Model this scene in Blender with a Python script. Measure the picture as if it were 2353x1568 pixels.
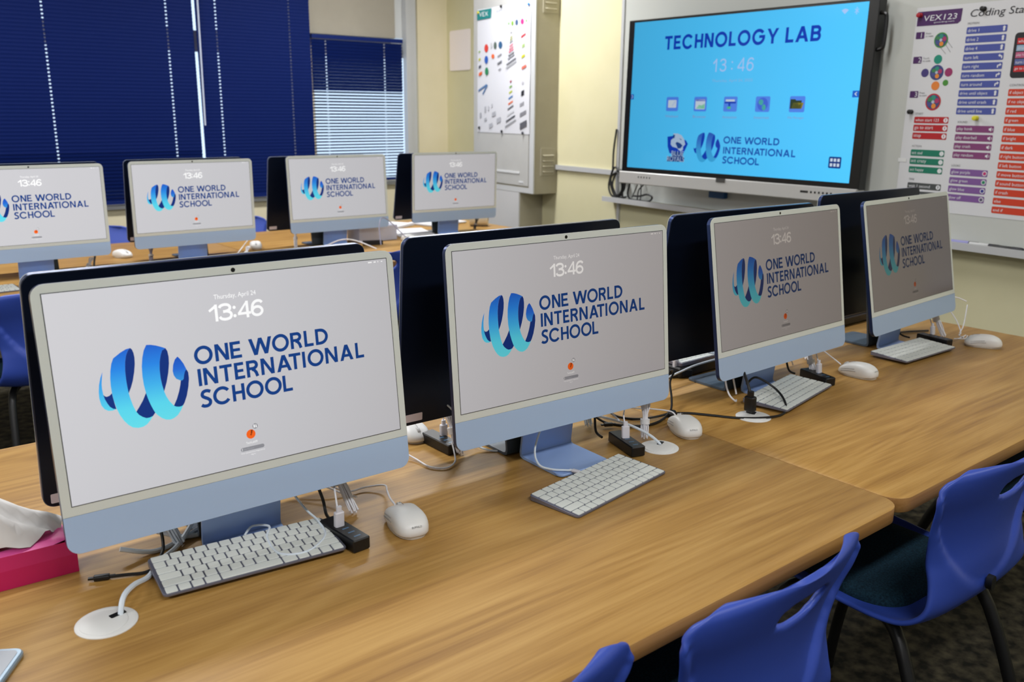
import bpy, bmesh, math, random
from math import sin, cos, pi, radians
from mathutils import Vector, Matrix
random.seed(7)
for _o in list(bpy.data.objects): bpy.data.objects.remove(_o)
SC = bpy.context.scene
COL = SC.collection
TT = 0.72            # table top height

# ------------------------------------------------------------------ camera
F_PX, PITCH, ROLL, YAW = 2052.72, 0.252911, 0.0095744, radians(39.3)
def _cam():
    def room(v): return Vector((v[0]*cos(YAW)+v[1]*sin(YAW), -v[0]*sin(YAW)+v[1]*cos(YAW), v[2]))
    right, fwd, up = room((1,0,0)), room((0,cos(PITCH),-sin(PITCH))), room((0,sin(PITCH),cos(PITCH)))
    r2 = right*cos(ROLL)+up*sin(ROLL); u2 = up*cos(ROLL)-right*sin(ROLL)
    cd = bpy.data.cameras.new('camera'); o = bpy.data.objects.new('camera', cd); COL.objects.link(o)
    cd.sensor_fit = 'HORIZONTAL'; cd.sensor_width = 36.0; cd.lens = F_PX/2353*36.0
    cd.clip_start = 0.02
    cd.dof.use_dof = True; cd.dof.focus_distance = 1.75; cd.dof.aperture_fstop = 6.0
    m = Matrix((r2, u2, -fwd)).transposed().to_4x4(); m.translation = Vector((0,0,TT+0.6863))
    o.matrix_world = m
    SC.camera = o
_cam()

# ------------------------------------------------------------------ world, lights, exposure
W = bpy.data.worlds.new('sky'); SC.world = W; W.use_nodes = True
_b = W.node_tree.nodes['Background']; _b.inputs[0].default_value = (0.60, 0.78, 1.0, 1); _b.inputs[1].default_value = 1.6
vs = SC.view_settings
SC.display_settings.display_device = 'sRGB'
vs.view_transform = 'Standard'; vs.look = 'None'; vs.gamma = 1.0; vs.use_curve_mapping = False
vs.exposure = 0.0
LIGHTS = [  # ceiling strip luminaires: x, y, watts
    (0.6, -0.5, 29), (2.6, -0.5, 16), (-1.8, -0.5, 34),
    (0.6, 2.2, 30), (2.7, 2.1, 14), (-1.8, 1.9, 22),
    (0.6, 4.6, 40), (3.1, 4.6, 52), (-1.8, 4.5, 26)]
for (lx, ly, pw) in LIGHTS:
    ld = bpy.data.lights.new('ceiling_lamp', 'AREA'); ld.shape = 'RECTANGLE'; ld.size = 1.2; ld.size_y = 0.18
    ld.energy = pw; ld.color = (0.985, 0.99, 1.0)
    lo = bpy.data.objects.new('ceiling_lamp', ld); COL.objects.link(lo); lo.location = (lx, ly, 2.70)

# ------------------------------------------------------------------ materials
def lin(c):
    c = c/255.0
    return c/12.92 if c <= 0.04045 else ((c+0.055)/1.055)**2.4
def L3(rgb): return (lin(rgb[0]), lin(rgb[1]), lin(rgb[2]), 1.0)
MATS = {}
def mat(name, rgb, rough=0.5, metal=0.0, spec=0.5, coat=0.0):
    if name in MATS: return MATS[name]
    m = bpy.data.materials.new(name); m.use_nodes = True
    p = m.node_tree.nodes['Principled BSDF']
    p.inputs['Base Color'].default_value = L3(rgb); p.inputs['Roughness'].default_value = rough
    p.inputs['Metallic'].default_value = metal; p.inputs['Specular IOR Level'].default_value = spec
    p.inputs['Coat Weight'].default_value = coat
    MATS[name] = m
    return m
def node(nt, t, **kw):
    n = nt.nodes.new(t)
    for k, v in kw.items():
        if isinstance(k, str) and hasattr(n, k) and not k.startswith('i_'): setattr(n, k, v)
    return n
def grain(m, scale=300, amt=0.04, dist=0.0006):
    nt = m.node_tree; p = nt.nodes['Principled BSDF']
    tc = node(nt, 'ShaderNodeTexCoord'); no = node(nt, 'ShaderNodeTexNoise'); no.inputs['Scale'].default_value = scale
    bp = node(nt, 'ShaderNodeBump'); bp.inputs['Strength'].default_value = amt; bp.inputs['Distance'].default_value = dist
    nt.links.new(tc.outputs['Object'], no.inputs['Vector']); nt.links.new(no.outputs['Fac'], bp.inputs['Height'])
    nt.links.new(bp.outputs['Normal'], p.inputs['Normal'])
    return m
def lcd(name, rgb, k=1.0, grad=None, power=2.1, gloss=0.12):
    """a lit LCD pixel area: light falls off away from the panel's axis, under a glossy cover glass"""
    if name in MATS: return MATS[name]
    m = bpy.data.materials.new(name); m.use_nodes = True; nt = m.node_tree
    p = nt.nodes['Principled BSDF']; p.inputs['Base Color'].default_value = (0,0,0,1)
    p.inputs['Roughness'].default_value = gloss; p.inputs['Specular IOR Level'].default_value = 0.22
    g = node(nt, 'ShaderNodeNewGeometry'); d = node(nt, 'ShaderNodeVectorMath', operation='DOT_PRODUCT')
    nt.links.new(g.outputs['Incoming'], d.inputs[0]); nt.links.new(g.outputs['Normal'], d.inputs[1])
    a = node(nt, 'ShaderNodeMath', operation='ABSOLUTE'); nt.links.new(d.outputs['Value'], a.inputs[0])
    w = node(nt, 'ShaderNodeMath', operation='POWER'); w.inputs[1].default_value = power; nt.links.new(a.outputs[0], w.inputs[0])
    s = node(nt, 'ShaderNodeMath', operation='MULTIPLY'); s.inputs[1].default_value = k; nt.links.new(w.outputs[0], s.inputs[0])
    nt.links.new(s.outputs[0], p.inputs['Emission Strength'])
    # off-axis warm shift of the panel
    mr = node(nt, 'ShaderNodeMapRange'); mr.inputs['From Min'].default_value = 0.9; mr.inputs['From Max'].default_value = 0.42
    nt.links.new(a.outputs[0], mr.inputs['Value'])
    mx = node(nt, 'ShaderNodeMix', data_type='RGBA', blend_type='MULTIPLY')
    nt.links.new(mr.outputs['Result'], mx.inputs['Factor'])
    mx.inputs['B'].default_value = (1, 1, 1, 1) if name.startswith('tv_') else (1.06, 0.90, 0.78, 1)
    if grad:
        tc = node(nt, 'ShaderNodeTexCoord'); sp = node(nt, 'ShaderNodeSeparateXYZ'); nt.links.new(tc.outputs['Object'], sp.inputs[0])
        r = node(nt, 'ShaderNodeMapRange'); r.inputs['From Min'].default_value = grad[0]; r.inputs['From Max'].default_value = grad[1]
        nt.links.new(sp.outputs['Z'], r.inputs['Value'])
        cr = node(nt, 'ShaderNodeValToRGB'); nt.links.new(r.outputs['Result'], cr.inputs['Fac'])
        cols = grad[2]
        cr.color_ramp.elements[0].color = L3(cols[0]); cr.color_ramp.elements[1].color = L3(cols[-1])
        for i, c in enumerate(cols[1:-1]):
            e = cr.color_ramp.elements.new((i+1)/(len(cols)-1)); e.color = L3(c)
        nt.links.new(cr.outputs['Color'], mx.inputs['A'])
    else:
        mx.inputs['A'].default_value = L3(rgb)
    nt.links.new(mx.outputs['Result'], p.inputs['Emission Color'])
    MATS[name] = m
    return m
def wood(name, base, dark, light, sx=1.0, off=0.0):
    if name in MATS: return MATS[name]
    m = bpy.data.materials.new(name); m.use_nodes = True; nt = m.node_tree
    p = nt.nodes['Principled BSDF']; p.inputs['Roughness'].default_value = 0.42; p.inputs['Specular IOR Level'].default_value = 0.35
    tc = node(nt, 'ShaderNodeTexCoord')
    def mapped(sc, o=(0,0,0)):
        mp = node(nt, 'ShaderNodeMapping'); mp.inputs['Scale'].default_value = sc; mp.inputs['Location'].default_value = o
        nt.links.new(tc.outputs['Object'], mp.inputs['Vector']); return mp.outputs['Vector']
    def noise(vec, sc, det=4, ro=0.6, dist=0.0):
        n = node(nt, 'ShaderNodeTexNoise'); n.inputs['Scale'].default_value = sc; n.inputs['Detail'].default_value = det
        n.inputs['Roughness'].default_value = ro; n.inputs['Distortion'].default_value = dist
        nt.links.new(vec, n.inputs['Vector']); return n.outputs['Fac']
    n1 = noise(mapped((0.8, 7, 7), (off, off*2, 0)), 2.2, 4, 0.55, 0.4)
    # cathedral figure: a slow field cut into fine growth lines
    n2 = noise(mapped((0.30, 2.4, 2.4), (off+3, off, 0)), 1.2, 1.5, 0.5, 0.5)
    ml = node(nt, 'ShaderNodeMath', operation='MULTIPLY'); ml.inputs[1].default_value = 190; nt.links.new(n2, ml.inputs[0])
    pw = node(nt, 'ShaderNodeMath', operation='SINE'); nt.links.new(ml.outputs[0], pw.inputs[0])
    n3 = noise(mapped((2.2, 95, 95), (off, 0, 0)), 2.0, 4, 0.7)
    n4 = noise(mapped((1.1, 30, 30), (off, 3, 0)), 2.0, 3, 0.6, 0.2)
    def mad(x, k, y):
        q = node(nt, 'ShaderNodeMath', operation='MULTIPLY_ADD'); q.inputs[1].default_value = k; nt.links.new(x, q.inputs[0])
        if isinstance(y, float): q.inputs[2].default_value = y
        else: nt.links.new(y, q.inputs[2])
        return q.outputs[0]
    v = mad(n1, 0.38, 0.0); v = mad(n4, 0.28, v); v = mad(n3, 0.34, v); v = mad(pw.outputs[0], 0.035, v)
    cr = node(nt, 'ShaderNodeValToRGB'); nt.links.new(v, cr.inputs['Fac'])
    e = cr.color_ramp.elements; e[0].position = 0.33; e[0].color = L3(dark); e[1].position = 0.66; e[1].color = L3(light)
    x = e.new(0.49); x.color = L3(base)
    nt.links.new(cr.outputs['Color'], p.inputs['Base Color'])
    bp = node(nt, 'ShaderNodeBump'); bp.inputs['Strength'].default_value = 0.06; bp.inputs['Distance'].default_value = 0.0005
    nt.links.new(n3, bp.inputs['Height']); nt.links.new(bp.outputs['Normal'], p.inputs['Normal'])
    MATS[name] = m
    return m
def noisy(name, c0, c1, scale, rough=0.9, det=5, p0=0.35, p1=0.7, bump=0.0, spec=0.2, stretch=(1,1,1)):
    if name in MATS: return MATS[name]
    m = bpy.data.materials.new(name); m.use_nodes = True; nt = m.node_tree
    p = nt.nodes['Principled BSDF']; p.inputs['Roughness'].default_value = rough; p.inputs['Specular IOR Level'].default_value = spec
    tc = node(nt, 'ShaderNodeTexCoord'); mp = node(nt, 'ShaderNodeMapping'); mp.inputs['Scale'].default_value = stretch
    n = node(nt, 'ShaderNodeTexNoise'); n.inputs['Scale'].default_value = scale; n.inputs['Detail'].default_value = det
    nt.links.new(tc.outputs['Object'], mp.inputs['Vector']); nt.links.new(mp.outputs['Vector'], n.inputs['Vector'])
    cr = node(nt, 'ShaderNodeValToRGB'); e = cr.color_ramp.elements
    e[0].position = p0; e[0].color = L3(c0); e[1].position = p1; e[1].color = L3(c1)
    nt.links.new(n.outputs['Fac'], cr.inputs['Fac']); nt.links.new(cr.outputs['Color'], p.inputs['Base Color'])
    if bump:
        bp = node(nt, 'ShaderNodeBump'); bp.inputs['Strength'].default_value = bump; bp.inputs['Distance'].default_value = 0.004
        nt.links.new(n.outputs['Fac'], bp.inputs['Height']); nt.links.new(bp.outputs['Normal'], p.inputs['Normal'])
    MATS[name] = m
    return m
def pane_mat():
    m = bpy.data.materials.new('window_glass'); m.use_nodes = True; nt = m.node_tree
    nt.nodes.remove(nt.nodes['Principled BSDF']); out = nt.nodes['Material Output']
    t = node(nt, 'ShaderNodeBsdfTransparent'); g = node(nt, 'ShaderNodeBsdfGlossy'); g.inputs['Roughness'].default_value = 0.02
    f = node(nt, 'ShaderNodeFresnel'); f.inputs['IOR'].default_value = 1.45; mx = node(nt, 'ShaderNodeMixShader')
    nt.links.new(f.outputs[0], mx.inputs[0]); nt.links.new(t.outputs[0], mx.inputs[1]); nt.links.new(g.outputs[0], mx.inputs[2])
    nt.links.new(mx.outputs[0], out.inputs['Surface'])
    return m

WOOD1 = wood('oak_laminate', (172,131,69), (144,104,52), (192,152,88))
WOODE = wood('oak_edge_band', (160,116,62), (140,98,50), (178,134,78), off=5)
WHITE = grain(mat('white_plastic', (236,236,234), 0.38), 600, 0.02)
WHITE2 = mat('white_cable_sheath', (232,232,238), 0.45)
GREYC = mat('pale_grey_cable_sheath', (226,236,246), 0.45)
BLACK = grain(mat('black_plastic', (17,17,18), 0.42), 500, 0.05)
BLACKC = mat('black_cable_sheath', (14,14,15), 0.5)
NAVY = mat('navy_aluminium', (16,26,46), 0.34, 0.35)
SIDE = mat('navy_edge_aluminium', (44,60,104), 0.3, 0.6)
PALE = mat('pale_blue_aluminium', (172,196,228), 0.4, 0.0)
STAND = mat('blue_stand_aluminium', (152,180,230), 0.36, 0.15)
GLASSW = mat('white_border_glass', (222,228,222), 0.2)
KEYM = grain(mat('white_keycap', (225,229,224), 0.5), 800, 0.02)
KEYB = mat('silver_keyboard_case', (128,130,148), 0.36, 0.6)
CHAIR = grain(mat('blue_chair_plastic', (50,76,170), 0.42), 900, 0.08)
PAD = noisy('teal_seat_fabric', (12,32,44), (24,56,72), 260, 0.9)
STEEL = mat('black_painted_steel', (22,22,23), 0.4, 0.2)
CREAM = noisy('cream_wall_paint', (222,212,180), (228,218,188), 3, 0.8)
CREAM2 = noisy('cream_front_wall_paint', (212,206,168), (218,212,176), 3, 0.8)
BOARD = mat('whiteboard_enamel', (196,199,194), 0.28)
ALU = mat('white_aluminium_trim', (200,202,204), 0.4, 0.2)
GREYCAB = noisy('grey_cabinet_paint', (186,186,184), (192,192,190), 6, 0.5)
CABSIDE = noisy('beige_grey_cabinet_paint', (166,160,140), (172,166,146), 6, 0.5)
PAPER = mat('white_paper', (222,222,226), 0.8)
PINKP = mat('pinkish_white_paper', (246,236,232), 0.8)
BLIND = mat('navy_blind_slat', (10,32,96), 0.6, spec=0.15)
GLASS = pane_mat()

# ------------------------------------------------------------------ mesh helpers
class MB:
    def __init__(s): s.v = []; s.f = []
    def add(s, vs_, fs_):
        n = len(s.v); s.v += [tuple(a) for a in vs_]; s.f += [tuple(i+n for i in f) for f in fs_]; return s
    def box(s, x0, x1, y0, y1, z0, z1):
        return s.add([(x0,y0,z0),(x1,y0,z0),(x1,y1,z0),(x0,y1,z0),(x0,y0,z1),(x1,y0,z1),(x1,y1,z1),(x0,y1,z1)],
                     [(0,3,2,1),(4,5,6,7),(0,1,5,4),(1,2,6,5),(2,3,7,6),(3,0,4,7)])
    def loft(s, rings, cap0=True, cap1=True, closed=True):
        n = len(rings[0]); vv = [p for r in rings for p in r]; ff = []
        for i in range(len(rings)-1):
            for j in range(n if closed else n-1):
                k = (j+1) % n
                ff.append((i*n+j, i*n+k, (i+1)*n+k, (i+1)*n+j))
        if cap0: ff.append(tuple(reversed(range(n))))
        if cap1: ff.append(tuple((len(rings)-1)*n+j for j in range(n)))
        return s.add(vv, ff)
    def slab_z(s, poly_fn, z0, z1, b):      # poly_fn(inset) -> 2-D outline; thickness in z
        prof = [(b, z0), (0, z0+b), (0, z1-b), (b, z1)] if b else [(0, z0), (0, z1)]
        return s.loft([[(x, y, z) for x, y in poly_fn(i)] for i, z in prof])
    def slab_y(s, poly_fn, y0, y1, b):      # outline in x,z; thickness in y
        prof = [(b, y0), (0, y0+b), (0, y1-b), (b, y1)] if b else [(0, y0), (0, y1)]
        return s.loft([[(x, y, z) for x, z in poly_fn(i)] for i, y in prof])
    def tube(s, pts, r, n=8, taper=None, caps=True):
        P = [Vector(p) for p in pts]; rings = []; up = None
        for i, p in enumerate(P):
            t = (P[min(i+1, len(P)-1)] - P[max(i-1, 0)])
            if t.length < 1e-9: t = Vector((0,0,1))
            t.normalize()
            if up is None: up = t.orthogonal().normalized()
            else:
                up = up - t*up.dot(t)
                up = up.normalized() if up.length > 1e-6 else t.orthogonal().normalized()
            bi = t.cross(up); rr = r if taper is None else taper[i]
            rings.append([p + up*(rr*cos(2*pi*k/n)) + bi*(rr*sin(2*pi*k/n)) for k in range(n)])
        return s.loft(rings, caps, caps)
    def lathe(s, prof, n=24, cx=0, cy=0):
        return s.loft([[(cx+r*cos(2*pi*k/n), cy+r*sin(2*pi*k/n), z) for k in range(n)] for r, z in prof])
    def build(s, name, m, fix=True, smooth=True, ang=40):
        me = bpy.data.meshes.new(name); me.from_pydata(s.v, [], s.f); me.materials.append(m)
        if fix:
            bm = bmesh.new(); bm.from_mesh(me); bmesh.ops.recalc_face_normals(bm, faces=bm.faces); bm.to_mesh(me); bm.free()
        if smooth:
            for pl in me.polygons: pl.use_smooth = True
            me.set_sharp_from_angle(angle=radians(ang))
        me.update()
        return me
def rrect(w, h, r, cx=0, cy=0, n=6):
    def f(i):
        ww, hh, rr = w/2-i, h/2-i, max(r-i, 0.0003); o = []
        for (sx, sy, a0) in ((1,-1,-pi/2),(1,1,0),(-1,1,pi/2),(-1,-1,pi)):
            for k in range(n+1):
                a = a0 + (pi/2)*k/n
                o.append((cx+sx*(ww-rr)+rr*cos(a), cy+sy*(hh-rr)+rr*sin(a)))
        return o
    return f
def spline(pts, sub=6):
    P = [Vector(p) for p in pts]; out = []
    for i in range(len(P)-1):
        p0, p1, p2, p3 = P[max(i-1,0)], P[i], P[i+1], P[min(i+2, len(P)-1)]
        for k in range(sub):
            t = k/sub
            out.append(0.5*((2*p1)+(p2-p0)*t+(2*p0-5*p1+4*p2-p3)*t*t+(3*p1-p0-3*p2+p3)*t**3))
    out.append(P[-1]); return out
MESH = {}
def cached(key, fn):
    if key not in MESH: MESH[key] = fn()
    return MESH[key]

def obj(name, me, parent=None, loc=(0,0,0), rot=(0,0,0), **props):
    o = bpy.data.objects.new(name, me); COL.objects.link(o)
    if parent: o.parent = parent
    o.location = loc; o.rotation_euler = rot
    for k, v in props.items(): o[k] = v
    return o
def thing(name, label, cat, loc=(0,0,0), rz=0.0, group=None):
    o = bpy.data.objects.new(name, None); COL.objects.link(o); o.empty_display_size = 0.05
    o.location = loc; o.rotation_euler = (0,0,rz); o['label'] = label; o['category'] = cat
    if group: o['group'] = group
    return o
def single(name, me, label, cat, loc=(0,0,0), rz=0.0, group=None):
    o = obj(name, me, None, loc, (0,0,rz)); o['label'] = label; o['category'] = cat
    if group: o['group'] = group
    return o
def struct(name, me, **kw):
    o = obj(name, me, **kw); o['kind'] = 'structure'; return o

# flat prints: polygons in x,z at y (front faces -y)
def flat(polys, y=0.0):
    mb = MB()
    for P in polys:
        mb.add([(p[0], y, p[1]) for p in P], [tuple(range(len(P)))])
    return mb
def rect(x0, z0, x1, z1): return [(x0,z0),(x1,z0),(x1,z1),(x0,z1)]
def disc(cx, cz, rx, rz_=None, n=20):
    rz_ = rx if rz_ is None else rz_
    return [(cx+rx*cos(2*pi*k/n), cz+rz_*sin(2*pi*k/n)) for k in range(n)]

# drawn geometric capitals ----------------------------------------------------
def arc(cx, cz, rx, rz_, a0, a1, t, n=None):
    n = n or max(6, int(abs(a1-a0)/0.2)); q = []
    for k in range(n):
        a, b = a0+(a1-a0)*k/n, a0+(a1-a0)*(k+1)/n
        q.append([(cx+rx*cos(a), cz+rz_*sin(a)), (cx+rx*cos(b), cz+rz_*sin(b)),
                  (cx+(rx-t)*cos(b), cz+(rz_-t)*sin(b)), (cx+(rx-t)*cos(a), cz+(rz_-t)*sin(a))])
    return q
def stroke(pts, t):
    P = [Vector((p[0], p[1])) for p in pts]; Lf = []; Rt = []
    for i, p in enumerate(P):
        d = (P[min(i+1,len(P)-1)]-P[max(i-1,0)]).normalized(); nn = Vector((-d.y, d.x))*t/2
        Lf.append(p+nn); Rt.append(p-nn)
    return [[tuple(Rt[i]), tuple(Rt[i+1]), tuple(Lf[i+1]), tuple(Lf[i])] for i in range(len(P)-1)]
def glyph(c, w, t=0.195):
    R = rect; d = t*1.12
    para = lambda xb, xt, ww=None: [(xb,0),(xb+(ww or d),0),(xt+(ww or d),1),(xt,1)]
    if c == 'I': return [R(0,0,t,1)]
    if c == 'L': return [R(0,0,t,1), R(0,0,w,t*.95)]
    if c == 'E': return [R(0,0,t,1), R(0,0,w,t*.95), R(0,1-t*.95,w*.93,1), R(0,.5-t*.45,w*.88,.5+t*.45)]
    if c == 'T': return [R(w/2-t/2,0,w/2+t/2,1), R(0,1-t*.95,w,1)]
    if c == 'H': return [R(0,0,t,1), R(w-t,0,w,1), R(0,.5-t*.47,w,.5+t*.47)]
    if c == 'N': return [R(0,0,t,1), R(w-t,0,w,1), para(w-d, 0, d)]
    if c == 'O': return arc(w/2, .5, w/2, .54, 0, 2*pi, t, 40)
    if c == 'C': return arc(w/2, .5, w/2+.01, .54, 0.62, 2*pi-0.62, t, 34)
    if c == 'G': return arc(w/2, .5, w/2, .54, 0.66, 2*pi-0.05, t, 36)+[R(w*.54,.42,w*.99,.42+t*.9)]
    if c == 'A': return [para(0, w/2-d*.5), [(w-d,0),(w,0),(w/2+d*.5,1),(w/2-d*.5,1)], R(w*.22,.22,w*.78,.22+t*.9)]
    if c == 'W':
        q = w/4
        return [[(q-d*.35,0),(q+d*.65,0),(d,1),(0,1)], [(q-d*.35,0),(q+d*.65,0),(2*q+d*.5,1),(2*q-d*.5,1)],
                [(3*q-d*.65,0),(3*q+d*.35,0),(2*q+d*.5,1),(2*q-d*.5,1)], [(3*q-d*.65,0),(3*q+d*.35,0),(w,1),(w-d,1)]]
    if c == 'Y': return [R(w/2-t/2,0,w/2+t/2,.45), [(w/2-t/2,.40),(w/2+t/2,.40),(d,1),(0,1)], [(w/2-t/2,.40),(w/2+t/2,.40),(w,1),(w-d,1)]]
    if c in 'RB':
        r = .29; o = [R(0,0,t,1), R(0,1-t*.95,w-r,1), R(0,.42,w-r,.42+t*.9)]+arc(w-r-.02, .71, r, .29, -pi/2, pi/2, t, 14)
        if c == 'R': return o+stroke([(w*.45,.46),(w*.62,.40),(w*.76,.25),(w*.86,0.0)], t)
        return o+[R(0,0,w-r,t*.95)]+arc(w-r, .305, r, .305, -pi/2, pi/2, t, 14)
    if c == 'D': return [R(0,0,t,1), R(0,0,w-.52,t*.95), R(0,1-t*.95,w-.52,1)]+arc(w-.52, .5, .52, .5, -pi/2, pi/2, t, 22)
    if c == 'S':
        p = [(w*.92,.86),(w*.72,.925),(w*.5,.94),(w*.28,.89),(w*.17,.76),(w*.22,.64),(w*.42,.55),(w*.66,.46),(w*.82,.34),(w*.80,.18),(w*.62,.08),(w*.38,.06),(w*.18,.09),(w*.04,.16)]
        s = [tuple(a)[:2] for a in spline([(x,z,0) for x,z in p], 4)]
        return stroke(s, t)
    return []
def wordpolys(chars, cap, z0, t=0.195, sc=0.001):
    out = []
    for c, x0, x1 in chars:
        w = (x1-x0)/cap
        for P in glyph(c, w, t): out.append([((x0+x*cap)*sc, (z0+z*cap)*sc) for x, z in P])
    return out
GW = dict(zip('ONEWRLDITASCHGYB', (1.07,.80,.68,1.43,.75,.61,.85,.18,.74,.95,.65,1.03,.76,1.06,.92,.74)))
def layout(text, x0, x1, cap, gap=0.12):
    tot = sum((0.42 if c == ' ' else GW[c]) for c in text)+gap*(len(text)-1)
    k = (x1-x0)/(tot*cap); x = x0; out = []
    for c in text:
        w = (0.42 if c == ' ' else GW[c])*cap*k
        if c != ' ': out.append((c, x, x+w))
        x += w+gap*cap*k
    return out

def digits(body, x0, x1, h, t=.165, slots=None):
    """clock digits drawn as strokes; body of 1 3 : 4 6 spread over x0..x1"""
    slots = slots or {'1': (0,.16), '3': (.18,.419), ':': (.425,.503), '4': (.521,.762), '6': (.765,1.0)}
    out = []
    W_ = x1-x0
    for c in body:
        a, b = slots[c]; gx, gw = x0+a*W_, (b-a)*W_
        w = gw/h
        if c == '1': P = [rect(w-t,0,w,1), [(0,.70),(.07,.58),(w-.05,.84),(w-.02,1),(w-t*.6,1)]]
        elif c == ':': P = [disc(w/2,.70,t*.60,n=14), disc(w/2,.20,t*.60,n=14)]
        elif c == '4': P = [rect(w-t*1.75,0,w-t*.75,1), rect(0,.20,w,.20+t*.92), [(0,.20),(0,.36),(w-t*1.75-.02,1),(w-t*.9,1)] if False else [(0,.34),(t*.62,.22),(w-t*.95,.97),(w-t*1.5,1)]]
        elif c == '6': P = arc(w/2,.325,w/2,.335,0,2*pi,t,30)+stroke([tuple(q)[:2] for q in spline([(w*.93,.80,0),(w*.80,.90,0),(w*.58,.935,0),(w*.34,.87,0),(w*.17,.70,0),(t/2,.42,0),(t/2,.33,0)],4)], t)
        else: P = stroke([tuple(q)[:2] for q in spline([(w*.07,.77,0),(w*.18,.885,0),(w*.46,.935,0),(w*.74,.89,0),(w*.87,.75,0),(w*.78,.60,0),(w*.50,.535,0),(w*.33,.53,0)],4)], t)+stroke([tuple(q)[:2] for q in spline([(w*.40,.53,0),(w*.66,.52,0),(w*.88,.42,0),(w*.93,.27,0),(w*.80,.12,0),(w*.48,.065,0),(w*.18,.12,0),(w*.05,.25,0)],4)], t)
        out += [[(gx+x*h, z*h) for x, z in p] for p in P]
    return out
# text in Blender's own font, fitted to a box -----------------------------------
def text_mesh(body, m, w=None, h=None, align='L', y=0.0, slant=0.0, bold=0.0, key=None):
    key = key or ('txt', body, m.name, w, h, align, slant, y)
    if key in MESH: return MESH[key]
    cu = bpy.data.curves.new('text', 'FONT'); cu.body = body; cu.size = 1.0; cu.resolution_u = 3; cu.offset = bold
    to = bpy.data.objects.new('text', cu); COL.objects.link(to)
    dg = bpy.context.evaluated_depsgraph_get(); dg.update()
    me = bpy.data.meshes.new_from_object(to.evaluated_get(dg))
    bpy.data.objects.remove(to); bpy.data.curves.remove(cu)
    xs = [v.co.x for v in me.vertices]; ys = [v.co.y for v in me.vertices]
    x0, x1, y0, y1 = min(xs), max(xs), min(ys), max(ys)
    ky = (h/(y1-y0)) if h else w/(x1-x0); kx = (w/(x1-x0)) if w else ky
    W_ = (x1-x0)*kx
    ox = {'L': 0, 'C': -W_/2, 'R': -W_}[align]
    for v in me.vertices:
        X, Z = (v.co.x-x0)*kx+ox, (v.co.y-y0)*ky
        v.co = (X+slant*Z, y, Z)
    me.materials.clear(); me.materials.append(m); me.update()
    MESH[key] = me
    return me

# ------------------------------------------------------------------ room shell
KW = 0.1                                   # the front wall stands slightly skew to the windows
NRM = Vector((1, -KW, 0)).normalized(); ALO = Vector((KW, 1, 0)).normalized(); WO = Vector((4.0, 3.12, 0))
WRZ = math.atan2(-ALO.y, -ALO.x)
def wallp(b, off=0.0, z=0.0):              # b runs to the viewer's right along the front wall
    return WO - ALO*b - NRM*off + Vector((0,0,z))
CEIL = 2.75
YB, YW, XL = -3.2, 6.10, -3.4
def fx(y): return WO.x + (y-WO.y)*KW
MB_ = MB().add([(XL,YB,0),(fx(YB),YB,0),(fx(YW),YW,0),(XL,YW,0)], [(0,1,2,3)])
CARPET = noisy('dark_mottled_carpet', (30,29,25), (84,78,62), 26, 0.95, 9, 0.38, 0.72, 0.6)
FL = MB().add([(XL,YB,0),(fx(YB),YB,0),(fx(YW),YW,0),(XL,YW,0),(XL,YB,-.05),(fx(YB),YB,-.05),(fx(YW),YW,-.05),(XL,YW,-.05)],
              [(0,1,2,3),(4,7,6,5),(0,4,5,1),(1,5,6,2),(2,6,7,3),(3,7,4,0)])
FLOOR = struct('floor', FL.build('floor', CARPET, smooth=False))
CL = MB().add([(x,y,z+CEIL+.05) for x,y,z in FL.v], FL.f)
struct('ceiling', CL.build('ceiling', mat('ceiling_white', (225,223,214), 0.9), smooth=False))
WT = 0.16
# window wall with two openings
W1 = (0.02, 3.00, 0.80, 2.45); W2 = (3.125, 4.02, 0.865, 2.62)
wm = MB()
xs_end = fx(YW)+0.3
wm.box(XL-.2, W1[0], YW, YW+WT, 0, CEIL); wm.box(W1[1], W2[0], YW, YW+WT, 0, CEIL); wm.box(W2[1], xs_end, YW, YW+WT, 0, CEIL)
wm.box(W1[0], W1[1], YW, YW+WT, 0, W1[2]); wm.box(W1[0], W1[1], YW, YW+WT, W1[3], CEIL)
wm.box(W2[0], W2[1], YW, YW+WT, 0, W2[2]); wm.box(W2[0], W2[1], YW, YW+WT, W2[3], CEIL)
struct('wall_window', wm.build('wall_window', CREAM, smooth=False))
fw = MB().add([tuple(p) for p in (WO-ALO*6.6, WO+ALO*3.1, WO+ALO*3.1+NRM*.15, WO-ALO*6.6+NRM*.15)] +
              [tuple(p+Vector((0,0,CEIL))) for p in (WO-ALO*6.6, WO+ALO*3.1, WO+ALO*3.1+NRM*.15, WO-ALO*6.6+NRM*.15)],
              [(0,3,2,1),(4,5,6,7),(0,1,5,4),(1,2,6,5),(2,3,7,6),(3,0,4,7)])
struct('wall_right', fw.build('wall_right', CREAM2, smooth=False))
OFFW = mat('off_white_paint', (226,226,224), .85)
struct('wall_left', MB().box(XL-.15, XL, YB-.2, YW, 0, CEIL).build('wall_left', OFFW, smooth=False))
bw = MB(); bo = (1.25, 1.52, 0.95, 2.2)
bw.box(XL, bo[0], YB-.15, YB, 0, CEIL); bw.box(bo[1], fx(YB)+.3, YB-.15, YB, 0, CEIL); bw.box(bo[0], bo[1], YB-.15, YB, 0, bo[2]); bw.box(bo[0], bo[1], YB-.15, YB, bo[3], CEIL)
struct('wall_back', bw.build('wall_back', OFFW, smooth=False))
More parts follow.
